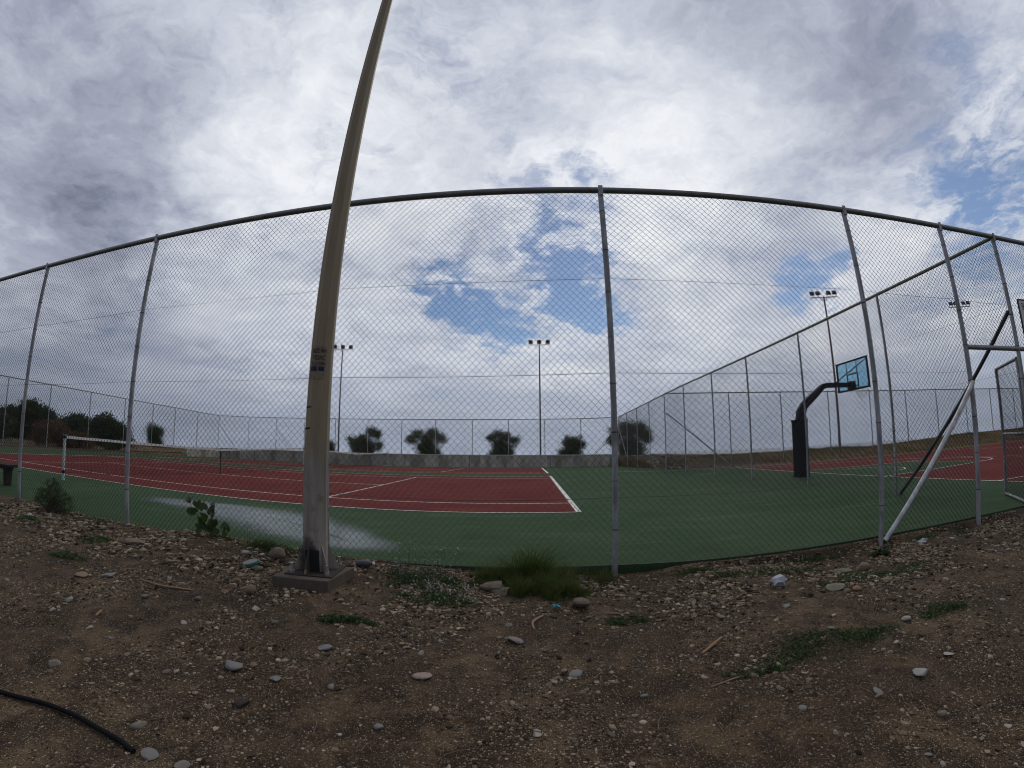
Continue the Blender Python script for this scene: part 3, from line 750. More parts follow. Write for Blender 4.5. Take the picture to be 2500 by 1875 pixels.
# bevel the arrises a little
bv = shaft.modifiers.new('b', 'BEVEL'); bv.width = .006; bv.segments = 2
b = MB(); b.box((0, 0, .006), (.42, .42, .014), rz=.12, bev=.003); b.build('base_plate', rustm, pole)
for k in range(6):
    q = .25+k*PI/3+.25
    b = MB(); r0 = prad(0)*.93
    u = np.array((math.cos(q), math.sin(q), 0)); w = np.array((-math.sin(q), math.cos(q), 0))*.005
    P0, P1, P2 = u*(r0-.01)+np.array((0, 0, .012)), u*(r0+.095)+np.array((0, 0, .012)), u*(r0-.01)+np.array((0, 0, .23))
    P3 = u*(r0+.095)+np.array((0, 0, .025)); P4 = u*(r0+.006)+np.array((0, 0, .23))
    pl = [P0, P1, P3, P4, P2]
    b.add([p-w for p in pl]+[p+w for p in pl], [(4, 3, 2, 1, 0), (5, 6, 7, 8, 9)]+[(i, (i+1) % 5, 5+(i+1) % 5, 5+i) for i in range(5)])
    b.build('gusset', polem, pole)
for sx in (-1, 1):
    for sy in (-1, 1):
        b = MB(); x, y = sx*.155, sy*.165
        c_, s_ = math.cos(.12), math.sin(.12); x, y = c_*x-s_*y, s_*x+c_*y
        b.tube([(x, y, .0), (x, y, .095)], .0125, 10); b.tube([(x, y, .013), (x, y, .033)], .022, 6, smooth=False)
        b.build('anchor_bolt', boltm, pole)
# burnt opening at the foot, facing the path
q0 = -PI/2+.19
u = np.array((math.cos(q0), math.sin(q0), 0)); R = np.array([[-u[1], u[0], 0], [u[0], u[1], 0], [0, 0, 1]]).T
b = MB(); b.box(tuple(u*(prad(.1)*.93)+np.array((0, 0, .105))), (.115, .02, .19), R=R); b.build('hatch_opening', blackm, pole)
for z_, w_ in ((1.20, .006), (1.38, .005)):
    b = MB(); r = prad(z_)*1.0+.0015
    vv = []
    for zz in (z_, z_+w_*2.5):
        for k in range(3): q = PI/8+(k+3)*PI/4+.25; vv.append((r*math.cos(q)+lean*zz, r*math.sin(q), zz+.004*k))
    b.add(vv, [(0, 1, 4, 3), (1, 2, 5, 4)]); b.build('stain_band', blackm, pole)
# poster remnant: letters wrapped on the facets
papm = mat('poster_remnant', (.20, .155, .10), .8, 0, .3, 30, .2, 60); bluem = mat('blue_print', (.012, .025, .09), .7, 0, .5, 60); inkm2 = mat('black_print', (.012, .012, .012), .7)
def wrap(sx, z, off):
    """sx metres around the perimeter from the centre of the printed side, z height -> xyz on the octagon"""
    rin = prad(z)*math.cos(PI/8)+off; side = 2*rin*math.tan(PI/8)
    cen = -PI/2 + .20                    # direction facing the path
    # facet normals at .25 + k*PI/4
    base = math.floor(((cen-.25)/(PI/4))+.5)*PI/4+.25
    s = sx + rin*math.tan(cen-base)
    k = math.floor(s/side+.5); s -= k*side; an = base+k*PI/4
    return (rin*math.cos(an)-s*math.sin(an)+lean*z, rin*math.sin(an)+s*math.cos(an), z)
def strip(name, x0, x1, z0, z1, m, off, parent, nx_=14, nz_=3, jag=0):
    V = []; F = []
    for j in range(nz_+1):
        for i in range(nx_+1):
            s_ = x0+(x1-x0)*i/nx_; z_ = z0+(z1-z0)*j/nz_
            if jag and j in (0, nz_): z_ += random.uniform(-jag, jag)
            if jag and i in (0, nx_): s_ += random.uniform(-jag, jag)
            V.append(wrap(s_, z_, off))
    for j in range(nz_):
        for i in range(nx_): q = j*(nx_+1)+i; F.append((q, q+1, q+nx_+2, q+nx_+1))
    b = MB(); b.add(V, F); return b.build(name, m, parent)
pz = 1.665
# the wrap runs anticlockwise, which is to the right seen from the path
pst = strip('poster', -.088, .076, pz-.04, pz+.245, papm, .0016, pole, 14, 8, .004)
def text(s, size, x0, z0, m, parent, off=.0042, squeeze=1.0, target=None):
    cu = bpy.data.curves.new('letters', 'FONT'); cu.body = s; cu.size = size; cu.extrude = 0; cu.offset = .0012
    ob = bpy.data.objects.new('letters', cu); C.objects.link(ob)
    bpy.context.view_layer.update()
    me = bpy.data.meshes.new_from_object(ob.evaluated_get(bpy.context.evaluated_depsgraph_get()))
    bpy.data.objects.remove(ob)
    bm = bmesh.new(); bm.from_mesh(me); bmesh.ops.triangulate(bm, faces=bm.faces[:])
    for _ in range(3):
        bmesh.ops.subdivide_edges(bm, edges=[e for e in bm.edges if e.calc_length() > size*.08], cuts=1)
        bmesh.ops.triangulate(bm, faces=bm.faces[:])
    if target:
        w = max(v.co.x for v in bm.verts); squeeze = target/w
    for v in bm.verts: v.co = wrap(x0+v.co.x*squeeze, z0+v.co.y, off)
    bm.to_mesh(me); bm.free(); me.materials.clear(); me.materials.append(m)
    o = bpy.data.objects.new('lettering', me); C.objects.link(o); o.parent = parent; return o
text('\u039d\u0399\u039f\u03a3 \u0399\u039c\u0397', .050, -.066, pz+.185, inkm2, pst, target=.134)
text('\u0392\u038c\u039bC', .056, -.064, pz+.125, inkm2, pst, target=.130)
text('\u0399\u03a9 / \u03a0\u0391\u039d', .040, -.068, pz+.080, inkm2, pst, target=.136)
strip('blue_patch', -.086, -.012, pz+.030, pz+.072, bluem, .0024, pst, 8, 2, .003); strip('blue_patch', .004, .062, pz+.030, pz+.070, bluem, .0024, pst, 6, 2, .003)
text('\u0395\u039d\u03a9 \u039a\u0391\u0399', .036, -.080, pz+.036, inkm2, pst, target=.140)

# concrete block
fb = empty('concrete_footing', (-1.86, 3.39, -.06)); tag(fb, 'square concrete block under the foot of the lamp pole', 'concrete block')
b = MB(); b.prism([(-.25, -.27), (.235, -.215), (.26, .27), (-.26, .22)], 0, .146)
o = b.build('block', blockm, fb); m_ = o.modifiers.new('b', 'BEVEL'); m_.width = .008; m_.segments = 2
b = MB(); b.prism([(-.42, .15), (-.2, -.1), (.05, .26), (-.1, .5)], .02, .095)
b.build('spilled_concrete', blockm, fb)

# ------------------------------------------------------------------ floodlight masts
def mast(x, y, z0, ztop, n, label, span, tilt, rz, gap=False):
    root = empty('floodlight_mast', (x, y, z0), rz); tag(root, label, 'floodlight mast', 'floodlight masts round the courts')
    H = ztop-z0
    b = MB(); b.tube([(0, 0, -.3), (0, 0, H*.3), (0, 0, H*.6), (0, 0, H)], [.085, .075, .062, .048], 10); b.build('pole', mastm, root)
    b = MB(); b.box((0, 0, H), (span, .06, .06), bev=.006); b.tube([(-.22, 0, H-.03), (0, 0, H-.28)], .02, 6); b.tube([(.22, 0, H-.03), (0, 0, H-.28)], .02, 6); b.build('crossbar', whitep, root)
    ls = .27 if gap else .36
    if gap: xs__ = [-span*.42, -span*.20, span*.20, span*.42]
    else: xs__ = [-span*.38, 0, span*.38]
    for q in xs__:
        R = Matrix.Rotation(tilt, 3, 'X')
        b = MB(); b.box((q, 0, H+.27), (ls, .12, ls), R=np.array(R), bev=.02); l_ = b.build('floodlight', lampm, root)
        b = MB(); b.tube([(q-ls*.54, 0, H+.27), (q-ls*.54, 0, H+.02), (q+ls*.54, 0, H+.02), (q+ls*.54, 0, H+.27)], .012, 5); b.build('bracket', whitep, l_)
    return root
mast(.30, 38.6, .2, 10.45, 3, 'three lamp floodlight mast in the middle behind the far fence', 2.02, -.15, 0)
mast(-18.4, 38.6, .2, 10.45, 3, 'three lamp floodlight mast just right of the big lamp pole', 2.05, -.15, .25)
mast(17.5, 22.35, .0, 9.52, 4, 'four lamp floodlight mast behind the basketball backboard', 1.75, -.5, -.3, True)
mast(30.4, 22.35, .3, 9.60, 4, 'four lamp floodlight mast farthest right, partly behind a fence post', 1.75, -.5, -.35, True)

# ------------------------------------------------------------------ basketball hoop
bh = empty('basketball_hoop', (8.39, 12.75, 0)); tag(bh, 'basketball hoop with blue glass backboard on a cranked padded stand', 'basketball hoop')
b = MB()
# pad: a boxy wrap, slightly flared at the top
v = []; zz = [0, .05, .6, 1.2, 1.70, 1.80]; hw = [.24, .235, .225, .23, .24, .262]
for z, w in zip(zz, hw):
    for k in range(16):
        q = 2*PI*k/16+PI/16; cx, cy = math.cos(q), math.sin(q); m = max(abs(cx), abs(cy))**.75
        v.append((w*cx/m+.008*math.sin(z*9+k), w*.9*cy/m, z))
f = [(i*16+k, i*16+(k+1) % 16, (i+1)*16+(k+1) % 16, (i+1)*16+k) for i in range(len(zz)-1) for k in range(16)]+[tuple(range(80, 96))]
b.add(v, f); b.build('pad', padm, bh)
b = MB()
prof = [(0.02, 1.75), (.08, 2.05), (.22, 2.25), (1.02, 2.84), (1.20, 2.885), (2.22, 2.885)]; th = [.14, .14, .125, .09, .08, .07]
v = []
for i, ((x, z), h) in enumerate(zip(prof, th)):
    p0 = prof[max(0, i-1)]; p1 = prof[min(len(prof)-1, i+1)]; d = np.array((p1[0]-p0[0], p1[1]-p0[1])); d /= np.linalg.norm(d); nrm = np.array((-d[1], d[0]))
    for s1, s2 in ((-1, -1), (-1, 1), (1, 1), (1, -1)): v.append((x+nrm[0]*h*s1, .075*s2, z+nrm[1]*h*s1))
f = [(i*4+k, i*4+(k+1) % 4, (i+1)*4+(k+1) % 4, (i+1)*4+k) for i in range(5) for k in range(4)]+[(0, 3, 2, 1), (20, 21, 22, 23)]
b.add(v, f); b.build('arm', navym, bh)
bxl = 2.38; y0_, y1_, z0_, z1_ = -.83, .83, 2.73, 3.70
gl = bpy.data.materials.new('blue_glass'); gl.use_nodes = True; t = NT(gl.node_tree); t.n.clear()
tr = t.new('ShaderNodeBsdfTransparent'); t.put(tr, 0, (.42, .74, .90, 1)); gs = t.new('ShaderNodeBsdfGlossy'); t.put(gs, 0, (.8, .9, 1, 1)); t.put(gs, 'Roughness', .08)
df = t.new('ShaderNodeBsdfDiffuse'); t.put(df, 0, (.14, .42, .58, 1)); a1 = t.new('ShaderNodeMixShader'); t.put(a1, 0, .18); t.l.new(tr.outputs[0], a1.inputs[1]); t.l.new(df.outputs[0], a1.inputs[2])
a2 = t.new('ShaderNodeMixShader'); t.put(a2, 0, .06); t.l.new(a1.outputs[0], a2.inputs[1]); t.l.new(gs.outputs[0], a2.inputs[2])
oo = t.new('ShaderNodeOutputMaterial'); t.l.new(a2.outputs[0], oo.inputs[0])
b = MB(); b.add([(bxl, y0_, z0_), (bxl, y1_, z0_), (bxl, y1_, z1_), (bxl, y0_, z1_)], [(0, 1, 2, 3)]); g_ = b.build('backboard', gl, bh)
b = MB()
for (a0, a1_) in (((y0_, z0_), (y1_, z0_)), ((y0_, z1_), (y1_, z1_)), ((y0_, z0_), (y0_, z1_)), ((y1_, z0_), (y1_, z1_))):
    c_ = ((a0[0]+a1_[0])/2, (a0[1]+a1_[1])/2); b.box((bxl, c_[0], c_[1]), (.05, abs(a1_[0]-a0[0])+.06, abs(a1_[1]-a0[1])+.06 if a0[0] == a1_[0] else .055) if a0[1] == a1_[1] else (.052, .055, abs(a1_[1]-a0[1])-.056))
for q in (-.28, .28): b.box((bxl-.01, q, (z0_+z1_)/2), (.02, .018, z1_-z0_-.056))
b.build('board_frame', navym, g_)
b = MB()
for q in (-.28, .28): b.box((bxl+.012, q, 3.05), (.006, .05, .42))
for q in (2.84, 3.26): b.box((bxl+.012, 0, q), (.006, .51, .05))
b.build('target_square', navym, g_)
b = MB(); b.tube([(1.5, 0, 2.9), (bxl-.03, -.78, 3.62)], .018, 8); b.box((bxl-.08, 0, 2.86), (.14, .3, .28)); b.build('stay', navym, bh)
b = MB(); tt = np.linspace(0, 2*PI, 25); b.tube([(bxl+.15+.225+.225*math.cos(q), .225*math.sin(q), 2.80) for q in tt], .010, 8, False); b.box((bxl+.08, 0, 2.80), (.16, .12, .02)); rim = b.build('rim', mat('orange_rim', (.22, .06, .03), .6), bh)
b = MB()
for k in range(12):
    q = 2*PI*k/12
    for s_ in (-1, 1):
        pts_ = []
        for j in range(5):
            r = .225-.024*j; qq = q+s_*j*PI/12; pts_.append((bxl+.375+r*math.cos(qq), r*math.sin(qq), 2.79-.09*j))
        b.tube(pts_, .0035, 4, False)
b.build('hoop_net', whitep, rim)

# ------------------------------------------------------------------ bench at the left edge
bn_ = empty('bench', (-10.9, 5.02, 0)); tag(bn_, 'dark wooden bench end at the left edge behind the fence', 'bench')
b = MB(); b.box((-.03, 0, .40), (1.80, .26, .05), bev=.006); b.box((0, 0, .345), (1.70, .06, .055)); b.build('seat', benchm, bn_)
for s_ in (-1, 1):
    b = MB(); x = s_*.66; b.add([(x-.07, -.075, .375), (x+.07, -.075, .375), (x+.07, .075, .375), (x-.07, .075, .375), (x-.05, -.06, 0), (x+.05, -.06, 0), (x+.05, .06, 0), (x-.05, .06, 0)],
                               [(0, 1, 2, 3), (0, 4, 5, 1), (1, 5, 6, 2), (2, 6, 7, 3), (3, 7, 4, 0), (4, 7, 6, 5)]); b.build('leg', benchm, bn_)

# ------------------------------------------------------------------ foliage
def rand_rot(n, g):
    a = g.normal(size=(n, 3)); a /= np.linalg.norm(a, axis=1)[:, None]
    b_ = g.normal(size=(n, 3)); b_ -= (a*b_).sum(1)[:, None]*a; b_ /= np.linalg.norm(b_, axis=1)[:, None]
    return a, b_
def leaves(P, ln_, wd, g, bias=None):
    n = len(P); a, b_ = rand_rot(n, g)
    if bias is not None: a = a*.75+bias; a /= np.linalg.norm(a, axis=1)[:, None]; b_ -= (a*b_).sum(1)[:, None]*a; b_ /= np.linalg.norm(b_, axis=1)[:, None]
    L = (ln_*g.uniform(.6, 1.3, n))[:, None]; Wd = (wd*g.uniform(.6, 1.3, n))[:, None]
    V = np.stack([P-a*L*.5, P+b_*Wd*.5+a*L*.05, P+a*L*.5, P-b_*Wd*.5+a*L*.05], 1).reshape(-1, 3)
    return V, np.arange(n*4).reshape(-1, 4)
def shrub(x, y, z, clumps, label, group, m=leafA, ln_=.21, wd=.034, per=760, stems=True, name='shrub', cat='shrub', seed=1, r0=.03):
    g = np.random.default_rng(seed)
    if name == 'shrub': clumps = clumps+[(-.25, 0, 1.25, .42), (.3, 0, 1.15, .42), (0, 0, .75, .55)]
    root = empty(name, (x, y, z)); tag(root, label, cat, group)
    fan = []
    if stems:
        b = MB()
        for (cx, cy, cz, cr) in clumps:
            for k in range(3):
                e = np.array((cx, cy, cz))+g.normal(size=3)*cr*.35
                s0 = np.array((g.normal()*.08, g.normal()*.08, 0)); mid = s0*.5+e*.5+np.array((g.normal()*.12, g.normal()*.1, g.normal()*.08)); mid[0] *= .75
                t_ = np.linspace(0, 1, 7)[:, None]; P = (1-t_)**2*s0+2*t_*(1-t_)*mid+t_**2*e
                b.tube(P, np.linspace(r0, r0*.3, 7), 5)
                for j in range(4):
                    s1 = P[g.integers(2, 6)]; e1 = s1+g.normal(size=3)*cr*.5+np.array((0, 0, cr*.3)); b.tube([s1, (s1+e1)/2+g.normal(size=3)*.03, e1], [r0*.3, r0*.22, r0*.12], 4)
        if name == 'shrub':
            W_ = max(abs(c[0]) for c in clumps)+.3; H_ = max(c[2] for c in clumps)
            for k in range(70):
                a_ = g.normal()*.55; L_ = g.uniform(.5, 1.0)*H_; e = np.array((math.sin(a_)*L_*min(1.2, W_/H_*1.1), g.normal()*.25, abs(math.cos(a_))*L_*.95))
                s0 = np.array((g.normal()*.18, g.normal()*.12, 0)); b.tube([s0, (s0+e)/2+g.normal(size=3)*.06+np.array((0, 0, .08)), e], [r0*.45, r0*.3, r0*.12], 4, False)
                q = s0+(e-s0)*g.uniform(.25, 1, (55, 1))+g.normal(size=(55, 3))*.10; fan.append(q)
        b.build('trunk', barkm, root)
    Ps = []; Bs = []
    for q in fan: Ps.append(q); Bs.append(np.tile((0, 0, .8), (len(q), 1)))
    for (cx, cy, cz, cr) in clumps:
        n = int(per*(cr/.4)**1.6); sub = g.normal(size=(max(6, int(18*cr/.4)), 3)); sub /= np.linalg.norm(sub, axis=1)[:, None]; sub *= (g.uniform(.3, .95, len(sub))[:, None])*cr
        k = g.integers(0, len(sub), n); P = sub[k]+g.normal(size=(n, 3))*cr*(.33 if name == 'shrub' else .27)
        P[:, 2] *= .85; Bs.append(P/np.maximum(.05, np.linalg.norm(P, axis=1))[:, None]*.7+np.array((0, 0, .35))); Ps.append(P+np.array((cx, cy, cz)))
    P = np.vstack(Ps); B = np.vstack(Bs); keep = P[:, 2] > .0; V, F = leaves(P[keep], ln_, wd, g, B[keep])
    bigmesh('crown', V, F, m, root)
    return root
SG = 'tamarisk shrubs behind the concrete wall'
yS = 37.0
shrub(-15.0, yS, .25, [(-1.1, 0, 1.45, .62), (-.5, .2, 1.7, .5), (.55, 0, 2.25, .6), (1.15, 0, 2.1, .5), (1.2, .1, 1.1, .5), (-1.0, 0, .8, .5), (.3, 0, .8, .6), (.0, 0, .6, .6)], 'dark forked shrub with two crowns, right of the lamp pole', SG, seed=11)
shrub(-9.35, yS, .25, [(-1.35, 0, 1.7, .5), (-.8, 0, 2.2, .5), (0, 0, 1.9, .62), (.5, 0, 2.3, .5), (1.2, 0, 1.75, .55), (.2, 0, .8, .5), (.8, 0, .6, .4)], 'wide dark shrub with umbrella shaped crown, left of centre', SG, seed=12)
shrub(-2.9, yS, .25, [(-.9, 0, 1.8, .45), (-.3, 0, 2.15, .5), (.25, 0, 1.95, .45), (1.05, 0, 1.55, .5), (.0, 0, .8, .6), (-.7, 0, .5, .5), (.5, 0, .6, .5)], 'open airy shrub just left of the middle floodlight mast', SG, seed=13)
shrub(2.95, yS, .25, [(-.35, 0, 1.5, .55), (.35, 0, 1.65, .5), (.7, 0, 1.2, .42), (.0, 0, .7, .6), (-.8, 0, .5, .5)], 'small round shrub just right of the middle floodlight mast', SG, seed=14)
shrub(8.0, 37.6, .30, [(-1.2, 0, 2.1, .7), (-.3, 0, 2.5, .75), (.8, 0, 2.3, .8), (1.5, 0, 1.8, .6), (-1.5, 0, 1.5, .5), (0, 0, 1.2, .7), (.5, 0, .5, .8), (-.8, 0, .6, .6)], 'bushy dark shrub beside the end of the concrete wall', SG, seed=15, per=1100)
shrub(-18.6, 37, .3, [(0, 0, 1.0, .35), (.2, 0, .6, .4)], 'tiny spiky shrub peeping out beside the lamp pole', SG, seed=16, per=300)
shrub(-42.4, 38, -.1, [(-.3, 0, 2.1, .85), (.45, 0, 1.9, .8), (-.2, 0, 1.1, .7), (.5, 0, .8, .7), (0, 0, .4, .6)], 'lone upright dark shrub left of the concrete wall', SG, seed=17, m=leafB, per=1000)
def tree(az, dist, h, w, label, seed, m=leafB):
    g = np.random.default_rng(seed); x, y = -dist*math.sin(az), dist*math.cos(az); z = tz(x, y)
    cl = []
    for k in range(9):
        q = g.uniform(-1, 1); cl.append((q*w*.42*math.cos(az), q*w*.42*math.sin(az)+g.normal()*.3, h*(.72-.28*q*q)-g.uniform(0, h*.30), w*.17+.25))
    cl += [(q*w*.36*math.cos(az), q*w*.36*math.sin(az), h*.25, w*.2) for q in (-1, -.4, .3, 1)]
    return shrub(x, y, z-.1, cl, label, 'dark trees beyond the left fence', m=m, ln_=.22, wd=.10, per=700, name='tree', cat='tree', seed=seed, r0=.09)
tree(rad(53.9), 46, 2.9, 4.6, 'broad dark tree above the net, nearest the near fence post', 31)
tree(rad(57.2), 47, 2.8, 4.6, 'broad dark tree directly behind the left net post', 32)
tree(rad(61.9), 50, 3.7, 4.6, 'tallest dark tree behind the reddish brush heap', 33)
tree(rad(64.8), 52, 2.9, 3.0, 'narrow dark tree between two larger trees at left', 34)
tree(rad(67.4), 44, 2.4, 4.4, 'dark rounded tree cut by the left edge', 35)
for az, dist, w, h, lab, sd in ((59.9, 36, 3.4, 1.9, 'larger heap of reddish dead brush beyond the left fence', 41), (57.0, 35.5, 2.2, 1.25, 'smaller heap of reddish dead brush beside the larger one', 42), (52.8, 37, 1.3, .7, 'low dark bush at the foot of the trees behind the net', 43)):
    a_ = rad(az); x, y = -dist*math.sin(a_), dist*math.cos(a_)
    g = np.random.default_rng(sd); cl = [(g.uniform(-w/2, w/2)*math.cos(a_), g.uniform(-w/2, w/2)*math.sin(a_), g.uniform(.15, .7)*h, .42*h**.5) for k in range(11)]
    shrub(x, y, tz(x, y), cl, lab, 'brush heaps beyond the left fence', m=leafR if sd < 43 else leafB, ln_=.2, wd=.05, per=420, stems=False, name='brush_heap', cat='brush', seed=sd)

# ---- blades
def blades(n, xy, h, w, lean, g, zf=terr, seg=3):
    x, y = xy; z = zf(x, y)-.005; H = h*g.uniform(.45, 1.15, n); a = g.uniform(0, 2*PI, n); l = lean*g.uniform(.2, 1.4, n)*H
    b_ = g.uniform(0, 2*PI, n); V = np.zeros((n, (seg+1)*2, 3)); ww = w*g.uniform(.6, 1.3, n)
    for k in range(seg+1):
        t_ = k/seg; cx = x+np.cos(a)*l*t_**2; cy = y+np.sin(a)*l*t_**2; cz = z+H*(t_-.25*lean*t_**2); wk = ww*(1-t_*.92)/2
        V[:, 2*k] = np.stack([cx-np.cos(b_)*wk, cy-np.sin(b_)*wk, cz], 1); V[:, 2*k+1] = np.stack([cx+np.cos(b_)*wk, cy+np.sin(b_)*wk, cz], 1)
    F = np.array([(2*k, 2*k+1, 2*k+3, 2*k+2) for k in range(seg)]); F = (np.arange(n)[:, None, None]*(seg+1)*2+F[None]).reshape(-1, 4)
    return V.reshape(-1, 3), F
def ell(n, cx, cy, rx, ry, g, p=.6):
    a = g.uniform(0, 2*PI, n); r = g.uniform(0, 1, n)**p; return cx+rx*r*np.cos(a), cy+ry*r*np.sin(a)
g = np.random.default_rng(50)
# tussock
def tussock(cx, cy, rx, ry, h, n, label, seed, group='grass clumps by the fence', w=.006, lean=.8, m=leafG):
    g = np.random.default_rng(seed); sx, sy = ell(max(10, n//60), cx, cy, rx, ry, g, .7); k = g.integers(0, len(sx), n); x = sx[k]+g.normal(size=n)*.035; y = sy[k]+g.normal(size=n)*.03
    tuft = g.uniform(.55, 1.15, len(sx))[k]
    d = np.hypot((x-cx)/rx, (y-cy)/ry); V, F = blades(n, (x, y), h*np.maximum(.15, 1.1-.70*d)*tuft, w, lean, g)
    o = bigmesh('grass_clump', V-np.array((cx, cy, 0)), F, m); o.location = (cx, cy, 0); return tag(o, label, 'grass clump', group)
tussock(.0, 3.98, .66, .15, .50, 2300, 'largest bushy grass clump at the fence left of the centre post', 51)
tussock(.08, 3.66, .38, .22, .27, 2100, 'green grass clump in front of the largest one, between two rock chunks', 52)
tussock(-.42, 3.86, .24, .14, .12, 900, 'low grass behind the left broken concrete chunk', 53)
tussock(-2.75, 4.02, .42, .13, .15, 1400, 'grass strip along the fence just left of the lamp pole', 54)
def weed(cx, cy, rx, ry, n, h, label, seed, m=leafW, flowers=0, ln_=.02, wd=.012, bl=0, cat='weed patch', name='weed_patch', grp='weed patches on the dirt'):
    g = np.random.default_rng(seed); sub = ell(max(6, n//120), 0, 0, rx, ry, g); k = g.integers(0, len(sub[0]), n)
    x = sub[0][k]+g.normal(size=n)*rx*.16+cx; y = sub[1][k]+g.normal(size=n)*ry*.16+cy; z = terr(x, y)+g.uniform(0, 1, n)**1.5*h*np.exp(-((x-cx)/rx)**2-((y-cy)/ry)**2*.5)
    P = np.stack([x-cx, y-cy, z], 1); V, F = leaves(P, ln_, wd, g, np.tile((0, 0, .25), (n, 1)))
    if bl:
        xb, yb = ell(bl, cx, cy, rx*1.1, ry*1.1, g); V2, F2 = blades(bl, (xb, yb), h*.9, .0026, .9, g); V2 = V2-np.array((cx, cy, 0)); F = np.vstack([F, F2+len(V)]); V = np.vstack([V, V2])
    if not flowers:
        o = bigmesh(name, V, F, m); o.location = (cx, cy, 0); return tag(o, label, cat, grp)
    root = empty(name, (cx, cy, 0)); tag(root, label, cat, grp)
    bigmesh('leaves', V, F, m, root)
    x, y = ell(flowers, 0, 0, rx*1.05, ry*1.1, g); tall = g.uniform(.2, 1, flowers)**3*h*3.4; z = terr(x+cx, y+cy)
    P = np.stack([x, y, z+tall+.01], 1); b = MB()
    for q, zz_ in zip(P, z):
        if q[2]-zz_ > h*.6: b.tube([(q[0]+g.normal()*.01, q[1], zz_), (q[0]+g.normal()*.006, q[1], (zz_+q[2])/2), tuple(q)], .0011, 3, False)
    if b.v: b.build('stems', stemm, root)['kind'] = 'stuff'
    rep = 5; PP = np.repeat(P, rep, 0)+g.normal(size=(flowers*rep, 3))*.004; V, F = leaves(PP, .009, .008, g); bigmesh('flowers', V, F, flowerm, root)['kind'] = 'stuff'
    return root
weed(-1.0, 3.72, .36, .24, 2600, .09, 'weed patch with tiny white flowers right of the concrete block', 61, flowers=150)
weed(-.75, 3.27, .30, .17, 1700, .05, 'low flowering weeds in front of the taller flowering patch', 62, flowers=110)
weed(-1.22, 2.64, .22, .09, 1300, .04, 'small dark green weed mat in front of the concrete block', 63, bl=150)
weed(2.95, 3.22, .62, .20, 2300, .025, 'dark moss patch on the right beside the round stone', 64, bl=500)
weed(3.0, 4.08, .55, .06, 700, .07, 'thin line of weeds at the court edge left of the right post', 77, bl=250)
weed(4.7, 4.02, .6, .08, 700, .06, 'weeds at the court edge under the bright brace', 78, bl=250)
weed(1.3, 4.06, .4, .07, 500, .06, 'short weeds at the court edge right of the centre post', 79, bl=250)
weed(1.62, 2.12, .42, .16, 1500, .035, 'long grassy patch in the right foreground', 65, bl=1500)
weed(1.15, 2.02, .20, .07, 400, .03, 'thin yellowish grass at left end of the long right patch', 66, bl=350)
weed(2.72, 2.15, .26, .14, 900, .03, 'round grassy patch at far right', 67, bl=900)
weed(.62, 2.98, .26, .10, 600, .03, 'faint weeds right of the centre post near a stick', 68, bl=150)
weed(2.15, 3.82, .55, .12, 1200, .05, 'strip of weeds along the fence left of the right post', 69, flowers=25)
weed(-6.2, 3.35, .50, .16, 1200, .05, 'low weeds left of the dark bush', 70, bl=200)
weed(-4.62, 3.25, .25, .13, 800, .05, 'small leafy weeds in the rubble at left', 71)
weed(-4.25, 2.64, .30, .09, 900, .04, 'green creeping weed on bare dirt at left', 72, bl=120)
weed(-2.75, 3.98, .45, .13, 1400, .10, 'leafy weeds under the fence beside the lamp pole', 73, flowers=40)
weed(3.62, 3.85, .16, .10, 500, .10, 'yellow green leafy weed beyond the right post', 74, m=leafH, ln_=.04, wd=.02)
weed(-5.75, 3.98, .4, .10, 600, .06, 'short weeds between the dark bush and fence post', 75, bl=200)
weed(1.25, .98, .14, .06, 500, .03, 'small grass tuft at the bottom edge of the photo', 76, bl=300)
# dark bush
g = np.random.default_rng(80)
shrub(-6.60, 3.93, .0, [(0, 0, .14, .17), (-.2, 0, .20, .13), (.18, 0, .20, .14), (.02, 0, .31, .12), (-.14, .02, .38, .09), (.2, 0, .34, .09), (.38, 0, .13, .14), (-.36, 0, .16, .12), (-.30, 0, .30, .07), (.40, 0, .27, .06), (.07, 0, .44, .06)], 'dark twiggy bush growing against the fence at left', 'bushes by the near fence', m=leafB, ln_=.020, wd=.009, per=4200, seed=81, name='bush', cat='bush', r0=.006)
